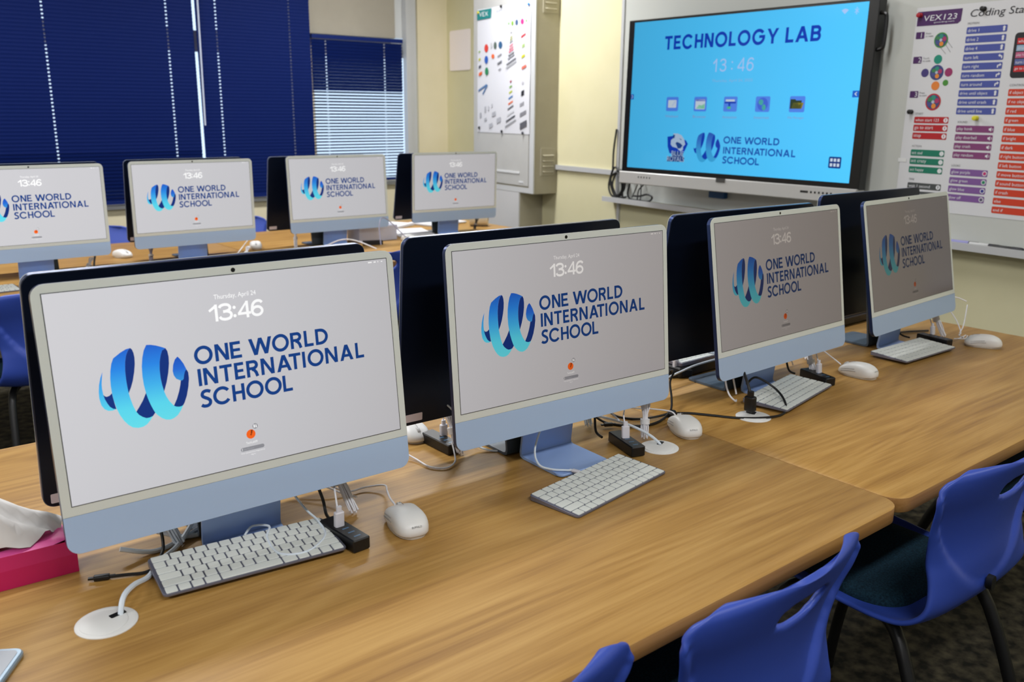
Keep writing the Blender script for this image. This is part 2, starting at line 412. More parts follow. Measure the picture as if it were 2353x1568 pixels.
# windows
FRAME = mat('window_frame_white', (206,208,206), 0.4)
def window(name, x0, x1, z0, z1, y0, mulls, trans, panes, t=.045):
    w = struct(name, None)
    fm = MB()
    fm.box(x0, x0+t, y0, y0+.06, z0, z1); fm.box(x1-t, x1, y0, y0+.06, z0, z1); fm.box(x0, x1, y0, y0+.06, z0, z0+t); fm.box(x0, x1, y0, y0+.06, z1-t, z1)
    obj('window_frame', fm.build('window_frame', FRAME, smooth=False), w)
    for mx_ in mulls: obj('mullion', MB().box(mx_-.03, mx_+.03, y0, y0+.05, z0, z1).build('mullion', FRAME, smooth=False), w)
    for (a, b) in trans: obj('transom', MB().box(x0, x1, y0, y0+.05, a, b).build('transom', FRAME, smooth=False), w)
    for (a, b, c, d) in panes: obj('pane', MB().box(a, b, y0+.02, y0+.026, c, d).build('pane', GLASS, smooth=False), w)
    return w
w1 = window('window_1', *W1, YW+.07, (1.55,), ((1.765,1.90),), ((.06,1.52,.84,1.765),(1.58,2.96,.84,1.765),(.06,1.52,1.90,2.41),(1.58,2.96,1.90,2.41)))
w2 = window('window_2', *W2, YW+.07, (), ((1.79,1.93),), ((W2[0]+.014, W2[1]-.014, .88, 1.79),), t=.016)
obj('transom_panel', MB().box(3.09, 3.81, YW-.012, YW+.02, 1.925, 2.66).build('transom_panel', noisy('grey_panel_paint', (158,152,138), (164,158,144), 5, 0.7), smooth=False), w2, label='flat grey panel above the small blind')
obj('transom_panel', MB().box(3.812, 4.015, YW+.02, YW+.04, 1.93, 2.61).build('transom_panel', FRAME, smooth=False), w2)
obj('window_sill', MB().box(W1[0]-.05, W1[1]+.05, YW-.03, YW+.07, .765, .795).build('window_sill', ALU, smooth=False), w1)
obj('window_sill', MB().box(W2[0]-.03, W2[1]+.03, YW-.03, YW+.07, .835, .862).build('window_sill', ALU, smooth=False), w2)
w3 = window('window_3', *bo[:2], *bo[2:], YB-.1, (), (), ((bo[0]+.04, bo[1]-.04, bo[2]+.04, bo[3]-.04),))
struct('trim_1', MB().box(3.892, 3.932, YW-.04, YW+.01, .84, CEIL).box(3.934, 3.99, YW-.025, YW+.01, .84, CEIL).build('trim_1', ALU, smooth=False))
# trims on the front wall: cable duct rail, riser, board edge
def wall_box(mb, b0, b1, o0, o1, z0, z1):
    p = [wallp(b0,o1,z0), wallp(b1,o1,z0), wallp(b1,o0,z0), wallp(b0,o0,z0), wallp(b0,o1,z1), wallp(b1,o1,z1), wallp(b1,o0,z1), wallp(b0,o0,z1)]
    return mb.add(p, [(0,3,2,1),(4,5,6,7),(0,1,5,4),(1,2,6,5),(2,3,7,6),(3,0,4,7)])
struct('trim_2', wall_box(MB(), -1.49, -.845, .001, .02, 1.02, 1.05).build('trim_2', ALU, smooth=False))
struct('trim_3', wall_box(MB(), -.832, -.812, .001, .014, .03, .875).build('trim_3', ALU, smooth=False))
struct('baseboard_right', wall_box(MB(), -2.9, 3.5, .001, .012, 0, .07).build('baseboard_right', mat('grey_baseboard', (92,90,84), .6), smooth=False))
struct('baseboard_window', MB().box(XL, fx(YW), YW-.012, YW-.001, 0, .07).build('baseboard_window', MATS['grey_baseboard'], smooth=False))

# ------------------------------------------------------------------ venetian blinds
def blind(name, label, x0, x1, ztop, zbot, holes, tilt_of, pitch=.022, wand=None, yb=YW-.05):
    t = thing(name, label, 'blind', (x0, yb, zbot), group=None)
    w = x1-x0
    xs = [0.0]
    for h in holes: xs += [h-x0-.0055, h-x0+.0055]
    xs.append(w)
    vv = [-.0125, -.004, .004, .0125]; cam_ = [0, .0016, .0016, 0]
    mb = MB(); n = len(xs)
    for x in xs:
        for a, c in zip(vv, cam_): mb.v.append((x, a, c))
    for i in range(n-1):
        for j in range(3):
            if j == 1 and i % 2 == 1: continue
            mb.f.append((i*4+j, (i+1)*4+j, (i+1)*4+j+1, i*4+j+1))
    me = mb.build('slat', BLIND, fix=False)
    H = ztop-zbot; nsl = int((H-.05)/pitch)
    for k in range(nsl):
        z = .03+k*pitch
        obj('slat', me, t, (0, 0, z), (tilt_of(zbot+z), 0, 0))
    obj('head_rail', MB().box(0, w, -.014, .014, H-.026, H).build('head_rail', BLIND, smooth=False), t)
    obj('bottom_rail', MB().box(0, w, -.012, .012, 0, .018).build('bottom_rail', BLIND, smooth=False), t)
    for h in holes:
        obj('lift_cord', MB().tube([(h-x0, .002, .0), (h-x0, .002, H-.01)], .0007, 4).build('lift_cord', mat('white_cord', (190,200,215), .7)), t)
    if wand:
        obj('tilt_wand', MB().tube([(wand[0]-x0, -.03, wand[1]-zbot), (wand[0]+.012-x0, -.03, wand[2]-zbot)], .006, 8).build('tilt_wand', mat('clear_wand_plastic', (205,215,235), .25)), t, label='pale translucent tilt wand')
    return t
blind('venetian_blind', 'wide navy venetian blind at the left edge of the photo, slats shut', 0.0, 2.256, 2.5, .80, (.45, 1.366, 2.088), lambda z: radians(-78 if z > 1.12 else -66))
blind('venetian_blind', 'tall navy venetian blind with a pale tilt wand on its left edge, slats shut', 2.274, 3.085, 2.5, .80, (2.41, 2.93), lambda z: radians(-78), wand=(2.276, 1.29, 2.35))
blind('venetian_blind', 'short navy venetian blind under the grey panel, sunlit between its lower slats', 3.09, 3.845, 1.915, .875, (3.203, 3.689), lambda z: radians(-58 if z > 1.53 else -30))

# ------------------------------------------------------------------ whiteboard, tray, wall display
wb = thing('whiteboard', 'big white magnetic board behind the wall display with a ledge below', 'whiteboard', wallp(0,0,0), WRZ)
obj('board_panel', MB().box(-.825, 2.3, -.012, -.001, .885, 2.35).build('board_panel', BOARD, smooth=False), wb)
fr = MB(); fr.box(-.845, -.822, -.02, -.001, .87, 2.37); fr.box(-.845, 2.3, -.02, -.001, 2.345, 2.37)
obj('board_frame', fr.build('board_frame', ALU, smooth=False), wb)
tr = MB().box(-.885, 2.3, -.085, -.001, .868, .88).box(-.885, 2.3, -.092, -.08, .862, .892)
obj('pen_tray', tr.build('pen_tray', ALU, smooth=False), wb)

TVW, TVH = 1.392, .783
tv = thing('wall_display', 'large wall mounted touch display showing TECHNOLOGY LAB on bright blue', 'display', (3.80, 2.922, 1.489-TVH/2), -pi/2-.002)
tv.rotation_euler = (-.022, 0, -pi/2-.002)
X0 = -TVW/2
def TVP(x, z): return (X0+x/1000.0, z/1000.0)
TVBLK = mat('display_bezel_black', (12,12,13), .3)
obj('bezel', MB().slab_y(lambda i: [(X0-.045+i,-.028+i),(X0+1.442-i,-.028+i),(X0+1.442-i,.796-i),(X0-.045+i,.796-i)], 0, .06, .004).build('bezel', TVBLK, smooth=False), tv)
bar = obj('lower_bar', MB().slab_y(lambda i: [(X0-.05+i,-.092+i),(X0+1.435-i,-.092+i),(X0+1.44-i,-.024-i),(X0-.05+i,-.024-i)], -.012, .06, .004).build('lower_bar', mat('display_silver_bar', (196,196,194), .35, .2), smooth=False), tv, label='silver lower bar with ports and buttons')
scr = obj('screen', flat([rect(X0, 0, X0+TVW, TVH)], -.0005).build('screen', lcd('tv_blue', (80,198,255), 1.55, power=2.5), fix=False, smooth=False), tv, label='bright blue lit screen')
def tvflat(name, polys, m, y=-.001, **kw):
    return obj(name, flat([[TVP(*p) for p in P] for P in polys], y).build(name, m, fix=False, smooth=False), scr, **kw)
TVNAVY = lcd('tv_navy', (20,66,190), 1.1, power=1.6); TVPALE = lcd('tv_pale', (170,205,255), 1.25, power=1.8)
for _w, _a, _b in (('TECHNOLOGY', 228, 942), ('LAB', 981, 1170)):
    obj('title_text', flat([[(X0+x, z) for x, z in P] for P in wordpolys(layout(_w, _a, _b, 70, .14), 70, 630, .215)], -.001).build('title_text', TVNAVY, fix=False, smooth=False), scr)
tx = lambda body, x, z, w, h, m=TVPALE, al='L', nm='clock_text', y=-.001: obj(nm, text_mesh(body, m, w, h, al), scr, (X0+x, y, z))
for dg_ in '13:46': obj('clock_digit', flat(digits(dg_, 0, .25, .064, .115, {'1': (0,.10), '3': (.18,.335), ':': (.457,.503), '4': (.615,.786), '6': (.832,1.0)}), -.001).build('clock_digit', TVPALE, fix=False, smooth=False), scr, (X0+.563, 0, .508))
tx('Thursday, April 24, 2025', .564, .454, .25, .017, lcd('tv_faint', (150,200,250), 1.15), nm='date_text')
ICON = lcd('tv_icon_tile', (84,140,246), 1.25)
TVY, TVG, TVW_, TVD = lcd('tv_olive', (150,140,40), 1.2), lcd('tv_green', (80,205,140), 1.2), lcd('tv_white', (210,225,240), 1.2), lcd('tv_dark', (50,70,50), 1.1)
for i, (cx, lb) in enumerate(((308,'Whiteboard'),(499,'Browser'),(692,'Annotation'),(886,'Internet'),(1080,'File Manager'))):
    t_ = tvflat('app_tile', [rrect(84, 74, 8, cx, 349)(0)], ICON)
    q = lambda nm, P, m: obj(nm, flat([[TVP(*p) for p in pp] for pp in P], -.0015).build(nm, m, fix=False, smooth=False), scr)
    if i == 0: q('app_symbol', [rrect(58, 40, 5, cx, 350)(0)], TVW_); q('app_symbol', [[(cx-4,340),(cx+2,338),(cx+24,362),(cx+19,366)]], ICON)
    if i == 1: q('app_symbol', [rrect(64, 50, 5, cx, 348)(0)], TVW_); q('app_symbol', [rect(cx-32,364,cx+32,374)], TVNAVY); q('app_symbol', [[(cx-26,326),(cx+30,326),(cx+30,352),(cx+8,342),(cx-8,346)]], TVG)
    if i == 2: q('app_symbol', [rect(cx-30,362,cx+26,372)], TVW_); q('app_symbol', [rect(cx-36,352,cx+34,361), rect(cx-12,338,cx,356)], TVNAVY); q('app_symbol', [rect(cx-18,326,cx+4,337)], TVG)
    if i == 3: q('app_symbol', [disc(cx, 349, 31, 31)], lcd('tv_globe', (70,110,230), 1.2)); q('app_symbol', [disc(cx-10, 358, 14, 14), disc(cx+8, 334, 11, 14)], TVG)
    if i == 4: q('app_symbol', [[(cx-38,328),(cx+24,328),(cx+24,366),(cx-6,366),(cx-12,372),(cx-38,372)]], TVD); q('app_symbol', [[(cx-30,328),(cx+26,328),(cx+36,356),(cx-22,356)]], TVY)
    tx(lb, cx/1000, .279, .088, .013, lcd('tv_label', (150,165,225), 1.15), 'C', 'icon_label')
TVSIL, TVSIL2 = lcd('tv_silver', (176,200,228), 1.3), lcd('tv_shadow', (34,70,140), 1.3)
cr_ = lambda pts: [(289+(x-190)*144/740, 200-(y-170)*155/1100) for x, y in pts]
tvflat('crest', [cr_([(190,330),(400,290),(620,360),(860,440),(940,570),(880,740),(800,930),(520,1010),(300,940),(220,700)])], TVNAVY)
tvflat('crest_animal', [cr_([(400,200),(560,200),(700,260),(800,410),(850,590),(780,680),(780,800),(700,860),(620,800),(560,740),(400,700),(330,620),(330,450),(410,380)])], TVSIL, -.0015)
tvflat('crest_animal', [cr_([(500,560),(560,510),(680,560),(760,640),(700,740),(600,760)]), cr_([(400,240),(470,260),(450,380),(390,380)]), cr_([(620,370),(720,420),(690,440)])], TVSIL2, -.002)
tvflat('crest_lettering', [cr_([(230,1080),(400,1060),(400,900),(540,880),(790,900),(790,1060),(850,1080),(830,1250),(220,1260)])], TVSIL2, -.0012)
tx('BLUE', .326, .078, .086, .026, TVSIL, nm='crest_text', y=-.002); tx('ROYALS', .296, .048, .122, .027, TVSIL, nm='crest_text', y=-.002)

# school emblem, traced once in screen millimetres
RIB1 = [(-182.7,194.6),(-172.4,201.2),(-164.6,204.8),(-158.5,205.6),(-162.0,202.6),(-165.3,196.2),(-167.7,187.0),(-169.2,175.1),(-169.5,162.9),(-169.1,150.6),(-168.4,142.6),(-167.0,133.9),(-164.9,124.3),(-162.5,116.7),(-161.6,114.3),(-158.4,109.2),(-153.9,105.2),(-149.1,102.6),(-144.8,102.5),(-140.0,103.8),(-144.6,98.0),(-149.4,93.5),(-154.8,91.1),(-161.6,90.8),(-168.9,93.0),(-174.2,97.7),(-179.1,104.5),(-183.7,113.8),(-186.9,124.1),(-189.1,135.9),(-190.2,147.0),(-190.5,156.2),(-189.9,167.3),(-188.3,178.3),(-186.0,187.4)]
RIB2 = [(-136.8,206.7),(-131.0,206.0),(-124.4,204.1),(-117.1,201.0),(-111.0,197.9),(-116.1,195.6),(-119.0,189.0),(-121.5,179.6),(-122.8,169.1),(-123.0,156.7),(-122.1,146.7),(-120.4,136.5),(-118.3,128.9),(-114.9,121.1),(-109.3,113.0),(-106.4,111.1),(-102.1,110.0),(-98.6,110.3),(-95.9,111.6),(-100.1,104.6),(-105.3,98.3),(-111.1,94.9),(-116.5,93.7),(-122.5,94.9),(-128.1,98.3),(-133.5,103.9),(-136.3,108.0),(-138.4,112.9),(-140.9,120.1),(-143.6,129.6),(-145.4,138.8),(-146.9,150.2),(-147.3,163.5),(-146.4,177.5),(-144.2,189.4),(-141.1,199.4)]
TAIL = [(-198.8,178.1),(-202.4,170.3),(-205.4,160.5),(-207.0,150.5),(-207.3,141.9),(-205.8,132.0),(-202.5,126.2),(-198.1,122.9),(-192.5,122.1),(-187.4,123.3),(-191.4,124.5),(-195.3,128.3),(-198.2,134.1),(-200.3,139.7),(-201.5,146.4),(-202.1,153.9),(-201.8,161.6),(-200.5,169.2)]
LEAF = [(-96.0,183.5),(-92.8,179.5),(-88.5,171.6),(-85.5,162.9),(-88.1,159.8),(-89.9,154.6),(-91.1,149.4),(-93.6,147.6),(-96.6,148.4),(-101.5,151.6),(-104.3,157.1),(-105.1,163.5),(-103.5,172.2),(-100.2,179.7)]
NAVS = [[(-201.6,146.4),(-199.8,143.9),(-197.5,142.8),(-193.7,143.7),(-190.3,146.5),(-189.7,140.3),(-188.5,130.9),(-187.2,123.4),(-191.4,124.5),(-195.3,128.3),(-198.2,134.1),(-200.3,139.7)],
 [(-158.5,205.6),(-156.5,203.1),(-155.1,198.1),(-154.6,191.0),(-155.4,181.6),(-157.4,171.4),(-160.9,158.8),(-164.6,149.8),(-168.4,142.6),(-169.1,150.6),(-169.5,162.9),(-169.2,175.1),(-167.7,187.0),(-165.3,196.2),(-162.0,202.6)],
 [(-145.4,138.8),(-143.6,129.6),(-140.9,120.1),(-138.4,112.9),(-136.3,108.0),(-140.0,103.8),(-144.8,102.5),(-149.1,102.6),(-153.9,105.2),(-158.4,109.2),(-161.6,114.3),(-157.1,120.1),(-150.9,128.7)],
 [(-111.0,197.9),(-109.0,193.6),(-108.2,185.5),(-108.8,175.8),(-111.3,162.8),(-115.3,149.1),(-120.4,136.3),(-122.1,146.7),(-123.0,156.7),(-122.8,169.1),(-121.5,179.6),(-119.0,189.0),(-116.1,195.6)],
 [(-85.5,163.1),(-83.4,158.1),(-83.4,149.0),(-85.5,137.5),(-89.3,124.5),(-93.5,115.3),(-95.9,111.6),(-98.6,110.3),(-102.1,110.0),(-106.4,111.1),(-109.3,113.0),(-104.2,121.8),(-99.9,131.9),(-97.1,140.5),(-95.3,148.0),(-93.6,147.6),(-91.1,149.4),(-89.9,154.6),(-88.1,159.8)]]
ROWS = [(167.0, [('O',-72.3,-44.8),('N',-41.3,-20.7),('E',-18.3,-.9),('W',10.9,47.7),('O',47.9,75.6),('R',78.2,97.5),('L',101.1,116.7),('D',120.6,142.4)]),
        (134.5, [('I',-70.2,-65.5),('N',-62.1,-41.1),('T',-37.5,-18.5),('E',-15.3,.4),('R',3.5,22.7),('N',26.4,47.7),('A',51.6,76),('T',72.7,92.4),('I',95,100),('O',103.8,131.4),('N',134.5,156),('A',160.3,184.1),('L',188.6,203.9)]),
        (102.0, [('S',-70,-53.4),('C',-51.3,-24),('H',-22.1,-2.7),('O',-.6,27.1),('O',29.2,56.7),('L',58.6,74.3)])]
def word_rows(): return [P for z, ch in ROWS for P in wordpolys(ch, 25.7, z)]
# same emblem on the wall display, paler
def remap(P): return [(X0+(467+(x+207.3)*183/124)/1000, (55+(z-92)*152/115)/1000) for x, z in P]
obj('emblem_ribbon', flat([remap(RIB1), remap(RIB2)], -.001).build('emblem_ribbon', lcd('tv_ribbon', None, 1.2, (.07,.205,((66,180,240),(64,170,236),(60,130,220),(44,96,200)))), fix=False, smooth=False), scr)
obj('emblem_navy', flat([remap(P) for P in NAVS]+[remap(LEAF)], -.0012).build('emblem_navy', TVNAVY, fix=False, smooth=False), scr)
def tvrow(z, ch, x0):
    k = (1097-669)/(203.9+70.2)
    return wordpolys([(c, x0+(a+70.2)*k, x0+(b+70.2)*k) for c, a, b in ch], 34, z, .225)
obj('wordmark', flat([[(X0+x, z) for x, z in P] for z, (zz, ch) in zip((155,103,55), ROWS) for P in tvrow(z, ch, 670)], -.001).build('wordmark', lcd('tv_word', (26,92,188), 1.1, power=1.6), fix=False, smooth=False), scr)
tvflat('menu_tile', [rrect(64, 52, 6, 1310, 89)(0)], lcd('tv_menu', (20,60,140), 1.1))
tvflat('menu_dots', [rect(1310+dx-6, 89+dz-7, 1310+dx+6, 89+dz+7) for dx in (-18,0,18) for dz in (-11,11)], TVW_, -.0015)
tvflat('side_arrow', [rect(1360,379,1392,408)], lcd('tv_arrow', (32,104,214), 1.15)); tvflat('side_arrow', [rect(0,374,22,402)], lcd('tv_arrow', (32,104,214), 1.15))
tvflat('side_arrow', [[(1370,394),(1380,403),(1383,400),(1376,394),(1383,388),(1380,385)]], TVW_, -.0015); tvflat('side_arrow', [[(14,388),(5,396),(8,399),(17,388),(8,378),(5,381)]], TVW_, -.0015)
tvflat('status_icon', [[(1279,738),(1297,754),(1288,759),(1279,761),(1270,759),(1262,754)]]+stroke([(1327,741),(1346,755),(1336,764),(1336,733),(1346,742),(1327,756)], 3.5), TVPALE)
hd = MB().tube(spline([(X0+1.437,.02,.735),(X0+1.462,.02,.73),(X0+1.47,.02,.70),(X0+1.469,.02,.60),(X0+1.458,.02,.585),(X0+1.437,.02,.58)],4), .009, 8)
obj('side_handle', hd.build('side_handle', TVBLK), tv, label='black grab handle on the right side')
for k in range(5): obj('port', flat([rect(X0+.10+k*.021, -.055, X0+.10+k*.021+.007, -.046)], -.0125).build('port', BLACK, fix=False, smooth=False), bar)
for k in range(8):
    w_ = .012 if k else .026
    obj('button_mark', flat([rect(X0+1.163+k*.021-(.012 if k == 0 else 0), -.058, X0+1.163+k*.021+w_*.8, -.048)], -.0125).build('button_mark', BLACK, fix=False, smooth=False), bar)
obj('maker_plate', MB().box(X0+.650, X0+.706, -.016, -.011, -.042, -.022).build('maker_plate', mat('dark_grey_plate', (70,70,70), .4), smooth=False), bar, label='small dark maker plate')

# blue eraser and pens, cables by the display
e_ = thing('board_eraser', 'blue felt board eraser stuck to the whiteboard under the display', 'eraser', wallp(.03,.013,.958), WRZ)
obj('eraser_body', MB().slab_y(rrect(.115,.05,.006,0,.02), -.03, 0, .003).build('eraser_body', mat('blue_eraser_plastic', (24,84,140), .5)), e_)
obj('felt_pad', MB().slab_y(rrect(.112,.046,.004,0,.02), -.001, .0005, 0).build('felt_pad', mat('dark_felt', (40,44,50), .9)), e_)
def pen(loc, rz, label, rgb, cap):
    t = thing('marker_pen', label, 'marker', loc, rz)
    obj('barrel', MB().loft([[(x, r*cos(a), r*sin(a)) for a in [2*pi*k/10 for k in range(10)]] for x, r in ((-.06,.006),(-.058,.0085),(.02,.0085),(.022,.007))]).build('barrel', mat('pen_'+cap, rgb, .4)), t)
    obj('pen_cap', MB().loft([[(x, r*cos(a), r*sin(a)) for a in [2*pi*k/10 for k in range(10)]] for x, r in ((.02,.0092),(.06,.0092),(.066,.006))]).build('pen_cap', mat('pencap_'+cap, (30,32,40), .4)), t)
pen(wallp(1.452,.05,.8892), WRZ, 'marker with a pale violet barrel on the whiteboard ledge', (150,150,205), 'violet')
pen(wallp(1.535,.05,.8892), WRZ+.05, 'white marker on the whiteboard ledge between violet and black ones', (206,208,208), 'white')
pen(wallp(1.63,.05,.8892), WRZ, 'black marker at the right end of the whiteboard ledge', (36,38,38), 'black')

def cable(pts, r, m, label, plug=None, sub=6, n=7, name='cable', cat='cable', group=None, extra=None):
    """a cable as its own thing; plug = (point, direction, size, material) becomes a part"""
    mb = MB().tube(spline(pts, sub), r, n)
    if extra:
        for e in extra: mb.tube(spline(e, sub), r, n)
    if plug is None:
        return single(name, mb.build(name, m), label, cat, group=group)
    t = thing(name, label, cat, (0,0,0), group=group)
    obj('cable_wire', mb.build('cable_wire', m), t)
    for (p, d, sz, pm) in (plug if isinstance(plug, list) else [plug]):
        p, d = Vector(p), Vector(d).normalized(); q = d.to_track_quat('Z', 'Y').to_matrix().to_4x4(); q.translation = p
        w, th, ln = sz; b = MB().slab_z(rrect(w, th, min(w,th)*.3, n=3), 0, ln, min(w,th)*.12).slab_z(rrect(w*.55, th*.6, min(w,th)*.2, n=3), -ln*.35, 0, 0).slab_z(rrect(w*.62, th*.4, .0005, n=2), ln, ln*1.35, 0)
        b.v = [tuple(q @ Vector(v)) for v in b.v]
        obj('plug', b.build('plug', pm), t)
    return t
wl = lambda b, o, z: tuple(wallp(b, o, z))
cable([wl(-.84,.03,1.30), wl(-.855,.035,1.17), wl(-.845,.045,1.06), wl(-.845,.06,.98), wl(-.80,.06,.90), wl(-.75,.05,.91), wl(-.73,.05,.97), wl(-.76,.05,1.04), wl(-.82,.05,1.07), wl(-.845,.06,1.0), wl(-.79,.065,.91), wl(-.73,.055,.93), wl(-.72,.05,.99), wl(-.77,.045,1.055), wl(-.82,.04,1.03), wl(-.83,.055,.96), wl(-.77,.06,.897), wl(-.70,.05,.90)],
      .0062, BLACKC, 'coil of black cable hanging left of the wall display', sub=8, extra=[[wl(-.845,.055,1.03), wl(-.86,.06,.96), wl(-.83,.065,.905), wl(-.775,.065,.895), wl(-.735,.06,.94), wl(-.745,.06,1.0), wl(-.79,.055,1.04), wl(-.84,.055,1.02)], [wl(-.76,.045,1.06), wl(-.74,.05,1.0), wl(-.735,.055,.94), wl(-.73,.055,.893)]])
cable([wl(-.70,.04,1.06), wl(-.68,.045,.99), wl(-.69,.05,.92), wl(-.66,.05,.89), wl(-.58,.05,.888), wl(-.50,.05,.89), wl(-.47,.05,.915), wl(-.51,.05,.93), wl(-.58,.05,.915), wl(-.64,.05,.912)], .006, BLACKC, 'thick black cable drooping under the display onto the ledge', sub=8)
cable([wl(-.61,.04,1.06), wl(-.58,.045,.99), wl(-.57,.05,.92), wl(-.575,.05,.89)], .0035, BLACKC, 'thin black cable hanging straight from the display, left of a crossing pair', extra=[[wl(-.585,.04,1.06), wl(-.61,.045,.98), wl(-.65,.05,.90)]])
cable([wl(-.51,.04,1.06), wl(-.55,.045,.99), wl(-.59,.05,.95), wl(-.60,.05,.893)], .004, BLACKC, 'short black cable slanting left under the display edge')

# ------------------------------------------------------------------ coding poster on the whiteboard (flat print in its own plane)
def PM(name, rgb): return mat('print_'+name, rgb, .6)
po = thing('coding_poster', 'poster of coloured code blocks pinned to the whiteboard right of the display', 'poster', wallp(0,.0135,0), WRZ)
sheet = MB(); nx, nz = 14, 22
PX0, PX1, PZ0, PZ1 = 1.088, 1.95, 1.000, 1.842
for j in range(nz+1):
    for i in range(nx+1):
        x = PX0+(PX1-PX0)*i/nx; z = PZ0+(PZ1-PZ0)*j/nz
        sheet.v.append((x, 0, z))
for j in range(nz):
    for i in range(nx): a = j*(nx+1)+i; sheet.f.append((a, a+1, a+nx+2, a+nx+1))
obj('sheet', sheet.build('sheet', mat('poster_paper', (216,217,220), .55), fix=False), po)
WTX, GTX = PM('white', (224,226,230)), PM('grey', (120,120,124))
def pf(name, polys, m, y=-.0008, **kw): return obj(name, flat(polys, y).build(name, m, fix=False, smooth=False), po, **kw)
def pt(body, x, z, h, m, w=None, al='L', y=-.0014, slant=0.0, nm='block_text'): return obj(nm, text_mesh(body, m, w, h, al, slant=slant), po, (x, y, z))
BLOCKS = [('blue', (70,82,160), 1.3205, 1.4865, 1.7501, -.03515, ['drive 1','drive 2','drive 4','turn left','turn right','turn random','turn around','drive until object','drive until crash','drive until line']),
          ('red', (180,22,30), 1.1345, 1.2915, 1.3955, -.0333, ['when start 123','go to start','stop']),
          ('plum', (128,60,112), 1.329, 1.489, 1.3625, -.0354, ['play honk','play doorbell','play crash','play random']),
          ('green', (8,118,92), 1.1362, 1.292, 1.2575, -.036, ['act sad','act crazy','act happy']),
          ('violet', (124,84,150), 1.3285, 1.489, 1.1862, -.0353, ['glow purple','glow green','glow blue','glow off']),
          ('dark', (70,74,74), 1.139, 1.295, 1.116, -.036, ['wait 1 second','wait 2 seconds','wait 4 seconds']),
          ('orange', (204,58,26), 1.526, 1.69, 1.5055, -.0354, ['if object','if no object','if red','if green','if blue','if bright','if dark','if right button','if left button','if move button','if sound button','if crash','else','end if'])]
for (nm, rgb, x0, x1, z, dz, words_) in BLOCKS:
    m = PM(nm, rgb)
    me = flat([rrect(x1-x0, .0268, .004, (x0+x1)/2, 0, 3)(0)], -.0008).build('code_block', m, fix=False, smooth=False)
    for k, wd_ in enumerate(words_):
        zc = z+dz*k-.0134
        b = obj('code_block', me, po, (0,0,zc))
        obj('block_text', text_mesh(wd_, WTX, None, .0125 if not set(wd_) & set('gpyjq') else .0155, 'L'), b, (x0+.006, -.0014, -.0062 if not set(wd_) & set('gpyjq') else -.0092))
        if nm != 'orange':
            cx = x1-.012
            if nm == 'blue':
                sh = [[(cx-.004,-.009),(cx+.004,-.009),(cx+.004,.004),(cx+.007,.004),(cx,.011),(cx-.007,.004),(cx-.004,.004)]] if k < 3 or k > 6 else [[(cx-.009,.004),(cx-.002,.010),(cx-.002,.006),(cx+.008,.002),(cx+.008,-.008),(cx+.004,-.008),(cx+.003,-.001),(cx-.002,.001),(cx-.002,-.003)]]
                if k in (4,5,6): sh = [[(2*cx-p[0], p[1]) for p in P] for P in sh]
                obj('block_symbol', flat(sh, -.0014).build('block_symbol', WTX, fix=False, smooth=False), b)
            elif nm == 'plum':
                obj('block_symbol', flat([[(cx-.008,-.004),(cx-.003,-.004),(cx+.002,-.009),(cx+.002,.009),(cx-.003,.004),(cx-.008,.004)]]+arc(cx+.001,0,.008,.008,-.7,.7,.002), -.0014).build('block_symbol', WTX, fix=False, smooth=False), b)
            else:
                obj('block_symbol', flat([disc(cx,0,.0098)], -.0014).build('block_symbol', WTX, fix=False, smooth=False), b)
                inner = {'red': m, 'green': PM('greenface', (210,222,214)), 'dark': m, 'violet': PM('glow%d' % k, ((190,40,110),(20,130,90),(50,50,140),(90,80,110))[k % 4])}[nm]
                obj('block_symbol', flat([disc(cx,0,.0068)] if nm == 'violet' else [rect(cx-.0015,-.005,cx+.0015,.006)], -.0018).build('block_symbol', inner, fix=False, smooth=False), b)
for (tx_, x, z) in (('MOTION',1.322,1.760),('ACTION',1.138,1.268),('TIME',1.142,1.126),('SOUND',1.333,1.372),('LOOKS',1.331,1.195),('CONTROL',1.528,1.516),('START',1.138,1.404)):
    pt(tx_, x, z, .0085, GTX, nm='heading_text')
PUR = PM('purple', (72,30,92))
pf('logo_band', [[(1.0945,1.768),(1.278,1.768),(1.290,1.778),(1.292,1.826),(1.0945,1.826)]], PUR, label='purple maker band with white lettering')
pt('VEX', 1.122, 1.787, .022, WTX, .082, nm='logo_text', slant=.12); pt('123', 1.214, 1.787, .022, WTX, .056, nm='logo_text', slant=.15); pt('gocoding.com', 1.172, 1.775, .007, WTX, .09, nm='logo_text')
pt('Coding Star', 1.324, 1.780, .037, PM('black', (50,50,58)), .236, slant=.2, nm='title_text')
for k, (x, z) in enumerate(((1.0965,1.7163),(1.0970,1.6160),(1.0995,1.4745))):
    pf('number_box', [rrect(.039, .028, .003, x+.0195, z+.014, 3)(0)], PUR); pt(str(k+1), x+.024, z+.004, .02, WTX, nm='number_text')
    pt(('Press','Touch','Press')[k]+'\n'+('to wake','to code','to start')[k], x+.045, z+.006, .018, GTX, .035, nm='caption_text')
def wheel(cx, cz, r, ring):
    w = pf('robot_wheel', [disc(cx, cz, r)], ring, -.0010)
    f = lambda P, m, y: obj('wheel_sector', flat(P, y).build('wheel_sector', m, fix=False, smooth=False), w)
    f([disc(cx, cz, r*.84)], PM('wheelbase', (58,70,120)), -.0014)
    for a, rgb, nn in ((pi/2,(40,140,120),'teal'),(pi/2-1.3,(170,50,100),'pink'),(-pi/2+.25,(226,140,50),'amber'),(pi+.45,(70,80,140),'indigo'),(pi-.5,(60,130,80),'leaf')):
        f([disc(cx+r*.5*cos(a), cz+r*.5*sin(a), r*.3, n=12)], PM(nn, rgb), -.0018)
    f([disc(cx, cz, r*.2, n=12)], PM('hub', (180,190,206)), -.0022)
    return w
